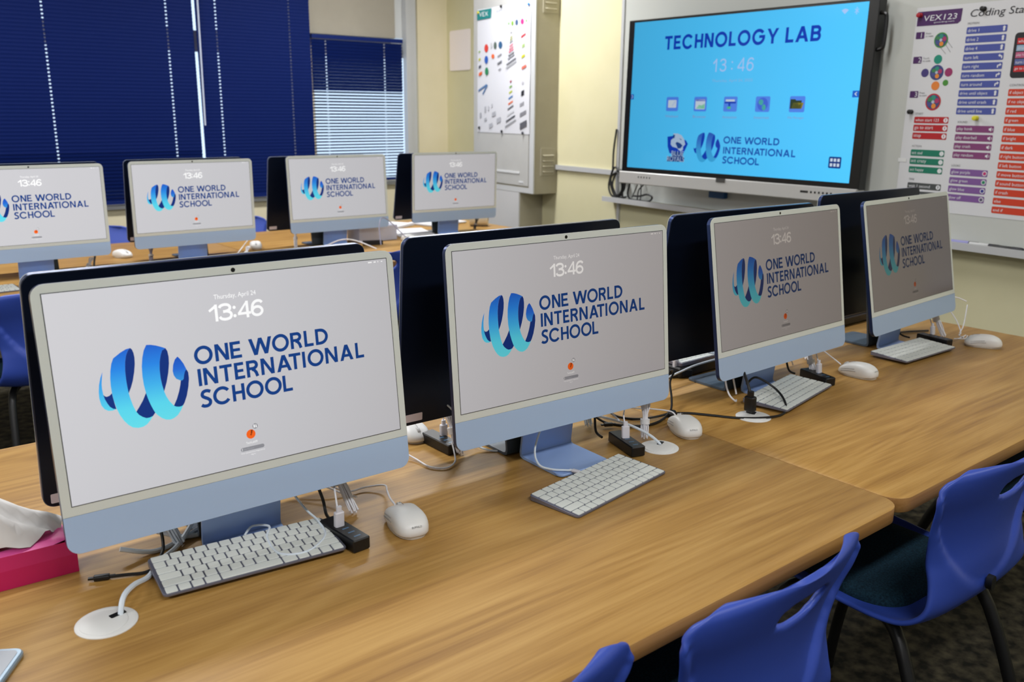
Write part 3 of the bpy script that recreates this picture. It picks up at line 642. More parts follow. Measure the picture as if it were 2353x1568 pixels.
wheel(1.2137,1.7065,.031,PM('leafring', (60,140,50))); wheel(1.212,1.577,.031,PM('indigoring', (60,64,130))); wheel(1.212,1.457,.035,PM('redring', (186,30,40)))
for (x, z, r, rgb, nn) in ((1.2108,1.6297,.0185,(20,140,116),'d1'),(1.1585,1.5765,.0175,(66,56,120),'d2'),(1.265,1.5765,.0175,(150,40,96),'d3'),(1.2131,1.5229,.0185,(226,130,50),'d4'),(1.2567,1.5344,.0125,(70,140,50),'d5')):
    pf('label_dot', [disc(x, z, r)], PM(nn, rgb))
pf('motion_lines', [P for a, b in (((1.244,1.70),(1.268,1.673)),((1.236,1.688),(1.262,1.656)),((1.216,1.676),(1.242,1.650))) for P in stroke([a, b], .0018)], GTX)
pf('tablet_picture', [rrect(.2,.17,.014,1.622,1.632)(0)], PM('tablet', (28,26,32)))
for k, (rgb, tt) in enumerate((((200,30,40),'when start 123'),((150,180,206),'drive 1'),((190,90,130),'play honk'),((90,100,160),'turn left'),((200,30,40),'go to start'))):
    pf('tablet_picture', [rect(1.534,1.674-k*.026,1.66,1.696-k*.026)], PM('tab%d' % k, rgb), -.0012); pt(tt, 1.538, 1.679-k*.026, .011, WTX, y=-.0018, nm='tablet_text')
def magnet(b, z, rgb, label, off=.0145, yoff=0.0):
    single('board_magnet', MB().loft([[(r*cos(2*pi*k/14), -h_, r*sin(2*pi*k/14)) for k in range(14)] for h_, r in ((0,.010),(.004,.0095),(.006,.007),(.014,.0065),(.016,.010),(.020,.0095),(.021,.007))]).build('board_magnet', mat('magnet_%d_%d_%d' % rgb, rgb, .35)), label, 'magnet', tuple(wallp(b, off, z)), WRZ)
magnet(1.3833, 1.8155, (16,16,16), 'black magnet over the Coding title of the poster'); magnet(1.117, 1.4156, (14,14,14), 'black magnet on the left edge of the coding poster')
magnet(1.4114, 1.3928, (222,214,40), 'yellow magnet between the blue and plum code blocks'); magnet(1.1081, 1.8121, (170,24,40), 'red magnet on the purple band of the coding poster')
single('tape_strip', MB().slab_y(rrect(.04,.016,.001,0,0), -.0004, 0, 0).build('tape_strip', mat('clear_tape', (226,228,228), .3)), 'short strip of pale tape at the left edge of the coding poster', 'tape', tuple(wallp(1.10,.0148,1.21)), WRZ)

# ------------------------------------------------------------------ wall cabinet, its poster, base box, paper on the wall
cb = thing('wall_cabinet', 'tall grey wall cabinet with vented side and a parts poster', 'cabinet', wallp(-2.27,0,0), WRZ)
cw = .78
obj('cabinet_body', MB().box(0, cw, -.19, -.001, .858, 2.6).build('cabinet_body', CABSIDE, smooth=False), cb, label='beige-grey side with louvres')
obj('cabinet_door', MB().slab_y(lambda i: [(.012+i,.905+i),(cw-.06-i,.905+i),(cw-.06-i,2.59-i),(.012+i,2.59-i)], -.198, -.19, .002).build('cabinet_door', GREYCAB, smooth=False), cb)
obj('corner_strip', MB().box(cw-.05, cw+.002, -.197, -.188, .86, 2.6).box(0, cw, -.195, -.188, .86, .895).build('corner_strip', mat('light_grey_strip', (200,202,204), .4), smooth=False), cb)
obj('door_ledge', MB().box(.26, .62, -.203, -.197, .985, .998).build('door_ledge', mat('white_ledge', (224,226,228), .35), smooth=False), cb)  # thin white bar across the lower door
obj('name_plate', MB().box(.615, .665, -.201, -.197, .925, .937).build('name_plate', mat('white_ledge', (224,226,228), .35), smooth=False), cb)
for z0, z1 in ((.98,1.16),(2.02,2.2)):
    pl = obj('vent_plate', MB().box(cw, cw+.006, -.14, -.02, z0, z1).build('vent_plate', CABSIDE, smooth=False), cb)
    for k in range(4):
        zz = z0+.03+k*.036
        obj('louvre', MB().add([(cw+.006,-.125,zz),(cw+.006,-.035,zz),(cw+.014,-.035,zz-.006),(cw+.014,-.125,zz-.006),(cw+.006,-.125,zz-.016),(cw+.006,-.035,zz-.016)], [(0,1,2,3),(3,2,5,4)]).build('louvre', CABSIDE, smooth=False), pl)
bb = thing('base_box', 'pale grey box below the wall cabinet, standing on the floor', 'box', wallp(-2.2,0,0), WRZ)
obj('box_front', MB().box(0,.545,-.2,-.19,.0,.856).build('box_front', mat('pale_grey_box', (206,206,208), .5), smooth=False), bb)
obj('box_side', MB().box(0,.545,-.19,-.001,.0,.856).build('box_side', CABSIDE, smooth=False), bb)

cp = thing('parts_poster', 'creased poster of coloured building parts stuck to the grey cabinet', 'poster', wallp(-2.199,.2005,1.251), WRZ)
CPW, CPH = .665, .838
sh = MB(); nx, nz = 10, 12
for j in range(nz+1):
    for i in range(nx+1):
        x, z = CPW*i/nx, CPH*j/nz
        fold = .004*abs(sin(pi*2*j/nz))*(.4+.6*(i/nx))
        sh.v.append((x, -fold, z))
for j in range(nz):
    for i in range(nx): a = j*(nx+1)+i; sh.f.append((a, a+1, a+nx+2, a+nx+1))
obj('sheet', sh.build('sheet', mat('parts_poster_paper', (220,221,228), .6), fix=False), cp)
kx_, kz_ = CPW/500, CPH/1000
def cpf(name, P, rgb, nm): return obj(name, flat([[(x*kx_, z*kz_) for x, z in p] for p in P], -.0055).build(name, PM(nm, rgb), fix=False, smooth=False), cp)
cpf('logo_band', [[(2,915),(138,920),(144,993),(0,990)]], (24,128,128), 'tealband')
obj('logo_text', text_mesh('VEX', WTX, .12, .03), cp, (.03, -.006, .787)); obj('title_text', text_mesh('Kit Contents Poster', PM('palegrey', (196,200,206)), .34, .026), cp, (.255, -.006, .80))
def bars(P, rgb, nm): return cpf('printed_part', P, rgb, nm)
rod = lambda cx, cz, w, h, sk=.5: [(cx-w/2, cz-h/2-w*sk/2), (cx+w/2, cz-h/2+w*sk/2), (cx+w/2, cz+h/2+w*sk/2), (cx-w/2, cz+h/2-w*sk/2)]
for (x, z, rx, rz_, rgb, nm) in ((94,685,19,32,(214,62,50),'cred'),(94,593,18,32,(40,92,180),'cblue'),(98,500,18,32,(36,130,84),'cgreen'),(181,700,14,29,(84,100,92),'csl'),(231,700,18,28,(44,92,136),'cbl2'),(145,701,9,24,(190,192,196),'cgr'),(159,616,14,18,(230,100,40),'corg'),(341,856,10,18,(130,176,60),'clime'),(379,858,12,22,(60,90,130),'cbl3'),(429,859,14,22,(196,50,130),'cmag'),(465,860,6,10,(120,180,80),'cl2'),(308,858,6,9,(120,180,80),'cl2')):
    cpf('printed_part', [disc(x, z, rx, rz_, 14)], rgb, nm)
for (x, z, w, h, rgb, nm) in ((26,600,18,18,(196,196,40),'cyel'),(29,540,22,22,(74,80,96),'cdk'),(35,483,32,26,(226,96,40),'corg'),(25,662,16,10,(110,170,60),'clime'),(223,619,36,12,(140,140,146),'cg1'),(224,562,40,16,(110,112,120),'cg2'),(225,510,24,10,(150,150,156),'cg1'),(440,753,40,18,(186,60,70),'cr2'),(442,678,24,26,(160,186,120),'cl3'),(440,599,30,20,(196,200,60),'cyel'),(448,517,40,20,(220,110,90),'cr3')):
    bars([rod(x, z, w, h)], rgb, nm)
for k, (z, w, rgb) in enumerate(((785,12,(120,120,126)),(752,20,(176,180,120)),(735,24,(176,180,120)),(716,26,(150,152,156)),(690,34,(222,120,140)),(668,38,(222,120,140)),(648,44,(222,120,140)),(622,52,(110,112,120)),(600,60,(130,132,140)),(565,86,(100,102,110)),(540,96,(170,172,176)))): bars([rod(332, z, w, 11, .55)], rgb, 'ct%d' % k)
for k, (z, w, rgb) in enumerate(((411,14,(170,60,80)),(370,22,(120,170,70)),(328,28,(190,200,50)),(286,38,(70,120,180)),(244,42,(226,110,60)),(206,52,(90,94,104)),(160,64,(200,202,208)),(118,84,(70,74,84)),(80,100,(150,152,158)))): bars([rod(330, z, w, 14, .6)], rgb, 'cm%d' % k)
for k, (x, z, w, h, g) in enumerate(((439,397,16,20,190),(440,318,26,40,40),(434,232,36,26,150),(445,160,56,30,130),(448,73,60,50,90))): bars([rod(x, z, w, h, .5)], (g,g,g+8), 'cg%d' % (10+k))
bars(stroke([(14,343),(100,392)], 14)+stroke([(105,390),(59,315)], 12), (80,120,170), 'cpliers')
for (x, z, w, h) in ((36,142,18,40),(85,190,16,48),(118,198,10,36),(152,220,10,30),(170,153,36,36),(87,108,22,24),(218,104,40,40),(140,59,34,34)): bars([rod(x, z, w, h, .4)], (176,178,186), 'cpin')
def pin(x, z, rgb, label):
    p = wallp(-2.199+x*kx_, .2058, 1.251+z*kz_)
    single('round_magnet', MB().loft([[(r*cos(2*pi*k/12), -h_, r*sin(2*pi*k/12)) for k in range(12)] for h_, r in ((0,.010),(.006,.010),(.008,.007))]).build('round_magnet', mat('mag2_%d_%d_%d' % rgb, rgb, .4)), label, 'magnet', tuple(p), WRZ)
pin(238,994,(30,30,30),'black magnet at the top edge of the parts poster'); pin(486,978,(60,120,180),'blue magnet at the top right corner of the parts poster'); pin(14,975,(214,200,60),'yellow magnet on the teal band of the parts poster')
pin(25,37,(40,44,46),'dark magnet at the bottom left corner of the parts poster'); pin(250,14,(50,50,54),'dark magnet at the bottom middle of the parts poster'); pin(446,8,(56,56,62),'dark magnet at the bottom right of the parts poster')
single('wall_paper_sheet', MB().slab_y(rrect(.315,.30,.018,0,0), -.004, 0, 0).build('wall_paper_sheet', PINKP), 'blank pinkish white sheet on the wall beside the grey cabinet', 'paper', tuple(wallp(-2.785,.002,1.853)), WRZ)

# ------------------------------------------------------------------ tables
def table(x0, x1, y0, y1, label, grain_off):
    t = thing('table', label, 'table', ((x0+x1)/2, (y0+y1)/2, 0), group=None)
    w, d = x1-x0, y1-y0
    top = MB().slab_z(rrect(w, d, .042, n=7), TT-.029, TT, .0008)
    me = top.build('tabletop', WOOD1, ang=50)
    me.materials.append(WOODE)
    for pl in me.polygons:
        if abs(pl.normal.z) < .6: pl.material_index = 1
    obj('tabletop', me, t)
    for sx in (-1, 1):
        for sy in (-1, 1):
            obj('leg', MB().tube([(sx*(w/2-.07), sy*(d/2-.42), .0), (sx*(w/2-.07), sy*(d/2-.42), TT-.03)], .022, 12).build('leg', STEEL), t)
    fm = MB()
    for sy in (-1, 1): fm.box(-w/2+.06, w/2-.06, sy*(d/2-.16)-.012, sy*(d/2-.16)+.012, TT-.07, TT-.03)
    for sx in (-1, 1): fm.box(sx*(w/2-.07)-.012, sx*(w/2-.07)+.012, -d/2+.16, d/2-.16, TT-.07, TT-.03)
    obj('under_frame', fm.build('under_frame', STEEL, smooth=False), t)
    return t
table(-.30, 1.5035, .708, 2.0, 'oak table nearest the camera, carrying the pink tissue box', 0)
table(1.5055, 3.02, .714, 2.006, 'oak table at the right, its end nearest the wall with the display', 2)
table(-.15, 1.74, 3.54, 4.86, 'oak table at the far left, by the wide blind', 4)
table(1.744, 3.42, 3.54, 4.86, 'oak table at the back by the grey cabinet, with white papers', 7)

def grommet(x, y, label, rot=0):
    t = thing('cable_grommet', label, 'grommet', (x, y, TT), rot)
    obj('rim', MB().lathe([(.0405,0),(.0405,.0012),(.039,.0022),(.034,.0024)], 40).build('rim', WHITE), t)
    obj('cap', MB().lathe([(.031,.002),(.031,.0032),(.030,.0036)], 36, -.004, 0).build('cap', WHITE), t)
    obj('cable_slot', MB().slab_z(rrect(.022,.010,.002,.018,.004), .0036, .0040, 0).build('cable_slot', BLACK), t)
grommet(.262, 1.192, 'round white cable grommet near the bottom left of the photo', .2)
grommet(1.362, 1.170, 'round white cable grommet beside the black hub of the second computer', .4)
grommet(1.684, 1.168, 'round white cable grommet with a black plug standing in it', .4)

# ------------------------------------------------------------------ all-in-one computers
CW, CH, CD, HB = .547, .375, .0115, .086
SB = CH-.0133-.2928            # bottom of the lit screen
SCR_BG = lcd('screen_grey', (212,211,215), 1.0); SCR_WHITE = lcd('screen_white', (255,255,255), 1.12)
SCR_NAVY = lcd('screen_navy', (18,66,140), 1.0); SCR_NAVY2 = lcd('screen_deep_navy', (18,52,130), 1.0)
RIBM = lcd('screen_ribbon', None, 1.05, (.092, .207, ((104,226,240),(92,218,242),(66,180,240),(42,136,232),(34,96,206))))
LEAFM = lcd('screen_leaf', None, 1.0, (.147,.184,((60,160,230),(40,110,220),(30,84,196))))
SCR_OR = lcd('screen_orange', (250,104,30), 1.1); SCR_DK = lcd('screen_brown', (150,60,10), 1.0); SCR_GR = lcd('screen_pill', (152,152,158), 1.0); SCR_GR2 = lcd('screen_pill_text', (176,176,182), 1.0)
def front_poly(z0, z1, top_r, bot_r):
    def f(i):
        o = []; w = CW/2-i
        zb, zt = z0+i, z1-i
        rt, rb = max(top_r-i, .0004), max(bot_r-i, .0004)
        for (sx, zc, rr, a0) in ((1, zb, rb, -pi/2), (1, zt, rt, 0), (-1, zt, rt, pi/2), (-1, zb, rb, pi)):
            for k in range(7):
                a = a0+(pi/2)*k/6
                cz = zc+rr if zc == zb else zc-rr
                o.append((sx*(w-rr)+rr*cos(a), cz+rr*sin(a)))
        return o
    return f
def m_body():
    me = MB().slab_y(front_poly(0, CH, .018, .018), .0008, CD, .0012).build('housing', NAVY)
    me.materials.append(SIDE)
    for pl in me.polygons:
        if abs(pl.normal.y) < .5: pl.material_index = 1
    return me
def m_front(): return MB().slab_y(front_poly(.0545, CH, .018, .0005), 0, .001, .0003).build('front_glass', GLASSW)
def m_chin(): return MB().slab_y(front_poly(0, .0542, .0005, .018), -.0002, .001, .0003).build('chin', PALE)
def m_screen():
    return flat([rect(-.26025, 0, .26025, .2928)], -.0006).build('screen', SCR_BG, fix=False, smooth=False)
def m_gap():
    t = .0011; q = [rect(-.26025-t,-t,.26025+t,0), rect(-.26025-t,.2928,.26025+t,.2928+t), rect(-.26025-t,0,-.26025,.2928), rect(.26025,0,.26025+t,.2928)]
    return flat(q, -.0005).build('screen_gasket', mat('dark_gasket', (56,58,60), .4), fix=False, smooth=False)
def m_stand(inner=None, outer=None):
    mb = MB(); w = .066; t = .0045; prof_out = []; prof_in = []
    # side profile (y, z): foot front -> fold -> up the blade; inner and outer skins
    fold = .080
    pin_ = [(-.030, .0062), (fold-.008, .0062), (fold-.002, .0085), (fold-.0005, .014), (fold-.006, .06), (fold-.026, .20), (fold-.030, .235)]
    pout = [(-.030, .0008), (fold-.006, .0008), (fold+.0035, .004), (fold+.0055, .014), (fold-.001, .06), (fold-.021, .20), (fold-.025, .235)]
    n = len(pin_)
    for sx in (-w, w):
        for a in pin_: mb.v.append((sx, a[0], a[1]))
        for a in pout: mb.v.append((sx, a[0], a[1]))
    for i in range(n-1):
        mb.f.append((i, i+1, 2*n+i+1, 2*n+i)); mb.f.append((n+i, 3*n+i, 3*n+i+1, n+i+1))
        mb.f.append((i, n+i, n+i+1, i+1)); mb.f.append((2*n+i, 2*n+i+1, 3*n+i+1, 3*n+i))
    mb.f.append((0, 2*n, 3*n, n)); mb.f.append((n-1, 2*n-1, 4*n-1, 3*n-1))
    # rounded front toe
    mb.slab_z(rrect(.132, .03, .012, 0, -.031), .0008, .0062, .0012)
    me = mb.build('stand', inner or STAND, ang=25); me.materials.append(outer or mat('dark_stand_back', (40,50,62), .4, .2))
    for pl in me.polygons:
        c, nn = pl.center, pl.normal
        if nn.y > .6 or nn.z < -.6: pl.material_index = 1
    return me
def m_hinge(): return MB().slab_z(rrect(.075,.024,.006,0,.045), .20, .246, .003).build('hinge', NAVY)
def m_word(): return flat(word_rows(), -.0010).build('wordmark', SCR_NAVY, fix=False, smooth=False)
def sc(P): return [(x/1000, z/1000) for x, z in P]
def m_rib(): return flat([sc(RIB1), sc(RIB2), sc(TAIL)], -.0010).build('emblem_ribbon', RIBM, fix=False, smooth=False)
def m_leaf(): return flat([sc(LEAF)], -.0012).build('emblem_leaf', LEAFM, fix=False, smooth=False)
def m_nav(): return flat([sc(P) for P in NAVS], -.0011).build('emblem_shadow', SCR_NAVY2, fix=False, smooth=False)
def computer(x, y, yaw_deg, tilt, label, back=False, group=None, content=True, sticker=None, chin=None):
    t = thing('desktop_computer', label, 'computer', (x, y, TT), radians(yaw_deg)+(pi if back else 0), group)
    L_ = (0, 0, HB); R_ = (-tilt, 0, 0)
    pnl = obj('housing', cached('body', m_body), t, L_, R_, label='dark navy metal housing')
    obj('front_glass', cached('front', m_front), t, L_, R_)
    obj('chin', cached('chin', m_chin), t, L_, R_, label='pale blue chin below the screen')
    obj('camera_lens', cached('lens', lambda: flat([disc(0, CH-.0066, .0033)], -.0004).build('camera_lens', mat('lens_black', (8,8,10), .15), fix=False, smooth=False)), t, L_, R_)
    m3 = Matrix.Rotation(-tilt, 4, 'X') @ Matrix.Translation((0,0,SB))
    s = obj('screen', cached('screen', m_screen), t, (0, m3.translation.y, HB+m3.translation.z), R_, label='lit grey login screen')
    obj('screen_gasket', cached('gap', m_gap), s)
    obj('wordmark', cached('word', m_word), s); obj('emblem_ribbon', cached('rib', m_rib), s); obj('emblem_shadow', cached('nav', m_nav), s); obj('emblem_leaf', cached('leaf', m_leaf), s)
    for dg_ in '13:46': obj('clock_digit', cached('clk'+dg_, lambda: flat(digits(dg_, -.0438, .0402, .0252), -.0010).build('clock_digit', SCR_WHITE, fix=False, smooth=False)), s, (0, 0, .2262))
    obj('date_text', text_mesh('Thursday, April 24', SCR_WHITE, .0645, .0092, 'C'), s, (-.0015, -.0010, .2568))
    obj('avatar_icon', cached('ava', lambda: flat([disc(-.0008,.0471,.0072)], -.0010).build('avatar_icon', SCR_OR, fix=False, smooth=False)), s)
    obj('avatar_icon', cached('ava2', lambda: flat([[(-.0012,.047),(.001,.0475),(.0028,.0535),(-.0004,.0536)], disc(-.0008,.0462,.0012)], -.0012).build('avatar_icon', SCR_DK, fix=False, smooth=False)), s)
    obj('account_badge', cached('bad', lambda: flat([disc(.0071,.0583,.0042)], -.0010).build('account_badge', SCR_GR, fix=False, smooth=False)), s)
    obj('account_badge', cached('bad2', lambda: flat([[(.0045,.0560),(.0066,.0560),(.0066,.0605),(.0056,.0612),(.0045,.0605)],[(.0075,.0560),(.0098,.0560),(.0090,.0605),(.0080,.0612)]], -.0012).build('account_badge', SCR_WHITE, fix=False, smooth=False)), s)
    obj('account_name', text_mesh('TechLab09', SCR_WHITE, .018, .0036, 'C'), s, (-.0008, -.0010, .0325))
    obj('password_field', cached('pill', lambda: flat([rrect(.0375,.0058,.0028,-.0004,.0253)(0)], -.0010).build('password_field', SCR_GR, fix=False, smooth=False)), s)
    obj('password_field', text_mesh('Enter Password', SCR_GR2, .017, .003, 'L'), s, (-.0155, -.0012, .0238)); obj('password_field', cached('caret', lambda: flat([rect(-.0172,.0233,-.0166,.0273)], -.0012).build('password_field', SCR_WHITE, fix=False, smooth=False)), s)
    obj('hint_text', text_mesh('Your password is required to', SCR_WHITE, .038, .0026, 'C'), s, (-.0005, -.0010, .0178)); obj('hint_text', text_mesh('log in', SCR_WHITE, .007, .0026, 'C'), s, (-.0005, -.0010, .0140))
    obj('menu_icons', cached('menu', lambda: flat([rect(.226,.2878,.233,.2898), rect(.2365,.2878,.2405,.2898), rect(.2440,.2876,.2452,.2902), rect(.2500,.2880,.2530,.2896)], -.0010).build('menu_icons', SCR_WHITE, fix=False, smooth=False)), s)
    if back: obj('stand', cached('stand_shaded', lambda: m_stand(mat('shaded_blue_stand', (84,98,114), .4, .1), mat('slate_stand_back', (66,78,88), .45, .1))), t, label='folded slate stand, inner blue darkened as shade')  # same stand model; its shade is put into the darker inner colour
    else: obj('stand', cached('stand', m_stand), t, label='folded blue metal stand')
    obj('hinge', cached('hinge', m_hinge), t)
    if sticker:
        st = obj('asset_sticker', cached('stk', lambda: MB().slab_y(rrect(.040,.016,.002,0,0), 0, .0005, 0).build('asset_sticker', mat('pinkish_sticker', (246,234,240), .6))), pnl, (.243, CD+.0002, .0155))
    return t
FR = [(.509,1.239,-1.2,.1156,'all-in-one computer nearest the camera, beside the pink tissue box'),
      (1.155,1.219,-2.49,.0921,'second all-in-one computer from the camera, with its keyboard set at an angle in front'),
      (1.884,1.220,1.36,.1542,'third all-in-one computer from the camera, a black plug standing left of its keyboard'),
      (2.567,1.237,3.11,.1915,'fourth and last all-in-one computer of the front row, nearest the coding poster')]
for f in FR: computer(*f)
BK = [(.775,3.932,0,.0,'all-in-one computer cut by the left edge of the photo, back table'),
      (1.441,4.002,-.37,-.009,'second all-in-one computer of the back table, in front of the two big blinds'),
      (2.204,4.069,-1.9,.0595,'third all-in-one computer of the back table, in front of the short blind'),
      (2.929,4.090,-4.15,-.028,'last all-in-one computer of the back table, in front of the grey cabinet')]
for f in BK: computer(*f)
OP = [(.519,1.44,-.57,.124,'dark back of the computer right behind the one nearest the camera'),
      (1.145,1.41,-1.7,.08,'dark back of the computer behind the second one of the front row'),
      (1.856,1.41,-2.0,.139,'dark back of the computer behind the third one of the front row'),
      (2.560,1.427,-.9,.0,'dark back of the computer behind the last one of the front row, stand in view')]
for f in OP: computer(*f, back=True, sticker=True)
OB = [(.824,4.24,0,.166,'dark back of the computer behind the leftmost one of the back table'),
      (1.484,4.265,0,.135,'dark back of the computer behind the second one of the back table'),
      (2.160,4.27,0,.175,'dark back of the computer behind the third one of the back table'),
      (2.925,4.29,-3,.195,'dark back of the computer behind the last one of the back table')]
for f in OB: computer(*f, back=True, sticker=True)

# ------------------------------------------------------------------ keyboards
U = .01905*.985
def m_kbase():
    mb = MB(); fn = rrect(.279, .115, .008, 0, 0)
    hz = lambda y: .0048+(y+.0575)/.115*.0058
    mb.loft([[(x, y, .0006) for x, y in fn(.001)], [(x, y, .0014) for x, y in fn(0)], [(x, y, hz(y)-.0006) for x, y in fn(0)], [(x, y, hz(y)) for x, y in fn(.0008)]])
    return mb.build('keyboard_case', KEYB)
def m_key(w, h=.0163):
    return MB().loft([[(x, y, z) for x, y in rrect(w, h, .0016, n=2)(i)] for z, i in ((0,0),(.0012,0),(.0017,.0005))]).build('key', KEYM)
KROWS = [[1.5]+[1]*13, [1]*13+[1.5], [1.5]+[1]*13, [1.75]+[1]*11+[1.75], [2.25]+[1]*10+[2.25], [1,1,1,1.25,5,1.25,1,1,1,1]]
def keyboard(x, y, rot, label, z=0.0):
    t = thing('keyboard', label, 'keyboard', (x, y, TT+z), radians(rot))
    obj('keyboard_case', cached('kb', m_kbase), t)
    sl = math.atan2(.0058, .115)
    for r, row in enumerate(KROWS):
        tot = sum(row); u = .272/tot; X = -.136
        Y = .0575-.0105-r*.0188
        for k, w in enumerate(row):
            ww = w*u-.0026
            ck = 'key%.4f' % ww
            obj('key', cached(ck, lambda: m_key(ww)), t, (X+w*u/2, Y, .0048+(Y+.0575)/.115*.0058), (sl, 0, 0))
            X += w*u
    return t
keyboard(.486, 1.236, -6.5, 'white keyboard nearest the camera, half shaded by the screen above it', z=.0064)
keyboard(1.122, 1.104, 8.5, 'white keyboard lying at an angle before the second computer, cable in its back edge')
keyboard(1.882, 1.208, 10.5, 'white keyboard of the third computer, crossed by a black cable', z=.0064)
keyboard(2.532, 1.222, -1.5, 'white keyboard of the last front row computer, nearest the coding poster', z=.0064)
keyboard(1.93, 1.535, 180, 'white keyboard on a black case seen between second and third computers', z=.030)
keyboard(2.70, 1.60, 180, 'white keyboard on a black case seen left of the last front computer', z=.030)
keyboard(.53, 3.83, 3, 'white keyboard at the left edge of the photo on the back table')
def blackcase(x, y, rot, label):
    t = thing('docking_case', label, 'case', (x, y, TT), radians(rot))
    obj('case_body', MB().slab_z(rrect(.30,.13,.008), .002, .030, .004).build('case_body', BLACK), t)
    ft = MB()
    for sx in (-1,1):
        for sy in (-1,1): ft.lathe([(.006,0),(.006,.003)], 10, sx*.13, sy*.05)
    obj('rubber_feet', ft.build('rubber_feet', BLACKC), t)
blackcase(1.93, 1.535, 0, 'flat black case under the keyboard seen between second and third computers')
blackcase(2.70, 1.60, 0, 'flat black case under the keyboard seen left of the last front computer')

# ------------------------------------------------------------------ mice
def m_mouse():
    mb = MB(); n = 28; rings = []
    def outline(a, s):
        x, y = cos(a), sin(a)
        hw = .0320*(1-.05*cos(2*a))
        waist = 1-.09*math.exp(-((y-.05)/.35)**2)
        return (math.copysign(abs(x)**.72, x)*hw*s*waist, math.copysign(abs(y)**(.66 if y > 0 else .84), y)*.052*s)
    def top(s, y): # crown height
        h = .037*(1-.30*((y/.052+.15))**2)
        return h
    for s, zf in ((.95,0.0),(1.0,.10),(1.0,.36),(.975,.56),(.92,.72),(.82,.85),(.66,.94),(.45,.985),(.2,1.0)):
        r = []
        for k in range(n):
            a = 2*pi*k/n; x, y = outline(a, s)
            r.append((x, y, .0045+ (top(s, y)-.0045)*zf))
        rings.append(r)
    mb.loft(rings)
    return mb.build('mouse_shell', WHITE, ang=60)
def m_mbase(): return MB().loft([[(.0285*math.copysign(abs(cos(a))**.85,cos(a)), .0495*math.copysign(abs(sin(a))**.87,sin(a)), z) for a in [2*pi*k/28 for k in range(28)]] for z in (.0005,.005)]).build('mouse_base', mat('beige_mouse_base', (196,186,172), .5))
def mouse(x, y, rot, label, z=0):
    t = thing('computer_mouse', label, 'mouse', (x, y, TT+z), radians(rot))
    obj('mouse_shell', cached('mouse', m_mouse), t); obj('mouse_base', cached('mbase', m_mbase), t)
    obj('scroll_wheel', cached('mwheel', lambda: MB().loft([[(xx, .034+rr*cos(2*pi*k/14), .0232+rr*sin(2*pi*k/14)) for k in range(14)] for xx, rr in ((-.0035,.0075),(-.003,.0085),(.003,.0085),(.0035,.0075))]).build('scroll_wheel', mat('light_grey_wheel', (206,206,206), .5))), t)
    seam = lambda: MB().tube([(0,.047,.0225),(0,.030,.0345),(0,.012,.0372)], .0005, 5).tube([(-.0288,-.002,.024),(-.0292,.016,.022),(-.026,.036,.017)], .0006, 5).tube([(-.0298,-.006,.0185),(-.0302,.014,.017),(-.0275,.036,.012)], .0006, 5).build('button_seam', mat('seam_grey', (150,150,152), .6))
    obj('button_seam', cached('mseam', seam), t)
    tm = text_mesh('BUFFALO', mat('mouse_logo_grey', (90,92,96), .5), .017, .0032, 'C')
    obj('maker_text', tm, t, (0, -.0506, .0212), (radians(-33), 0, 0))
    return t
mouse(.742, 1.184, -12, 'white mouse nearest the camera, right of the first black hub')
mouse(1.478, 1.200, -28, 'white mouse right of the white grommet, by the second computer')
mouse(2.192, 1.200, 2, 'white mouse right of the third computer\'s keyboard')
mouse(2.790, 1.135, 26, 'white mouse at the far right end of the front table')
mouse(.985, 1.545, 172, 'white mouse half hidden by the right edge of the nearest computer')
mouse(1.215, 4.38, 200, 'white mouse on the back table right of its leftmost computer')
mouse(1.83, 4.28, 160, 'white mouse on the back table right of its second computer')
mouse(2.60, 4.05, 200, 'white mouse on the back table between its last two computers')
mouse(1.50, 3.66, 20, 'white mouse in front of the second computer on the back table, mostly hidden')
mouse(.98, 3.75, 10, 'white mouse in front of the leftmost back table computer, only its top in view')

# ------------------------------------------------------------------ usb hubs and their plugs
def hub(x, y, rot, label, z=0.0):
    t = thing('usb_hub', label, 'hub', (x, y, TT+z), radians(rot))
    obj('hub_case', cached('hub', lambda: MB().slab_z(rrect(.032,.104,.004), .0005, .0225, .002).build('hub_case', BLACK)), t)
    for k in range(3):
        obj('port_mark', cached('hubport', lambda: flat([rect(-.006,-.0018,.006,.0018)]).build('port_mark', mat('port_blue', (70,112,150), .4), fix=False, smooth=False)), t, (.0, -.004-k*.017, .0227), (-pi/2, 0, 0))
    return t
hub(.637, 1.207, 4, 'black usb hub between the nearest keyboard and its mouse')
hub(1.303, 1.210, -17, 'black usb hub beside the angled keyboard and white grommet')
hub(2.058, 1.240, -17, 'black usb hub behind the right end of the third keyboard')
hub(2.705, 1.245, -8, 'black usb hub behind the right end of the last front keyboard')
hub(1.0, 1.455, 0, 'black usb hub just left of the second computer, behind it')
hub(1.78, 1.50, 60, 'black usb hub between second and third computers, in front of the black case')
hub(2.37, 4.05, 70, 'black usb hub on the back table before the white carton')
hub(2.62, 4.02, 80, 'black usb hub at the foot of the last back table computer')

PL = mat('white_usb_plug', (222,220,226), .4)
US = (.0165, .0105, .027)
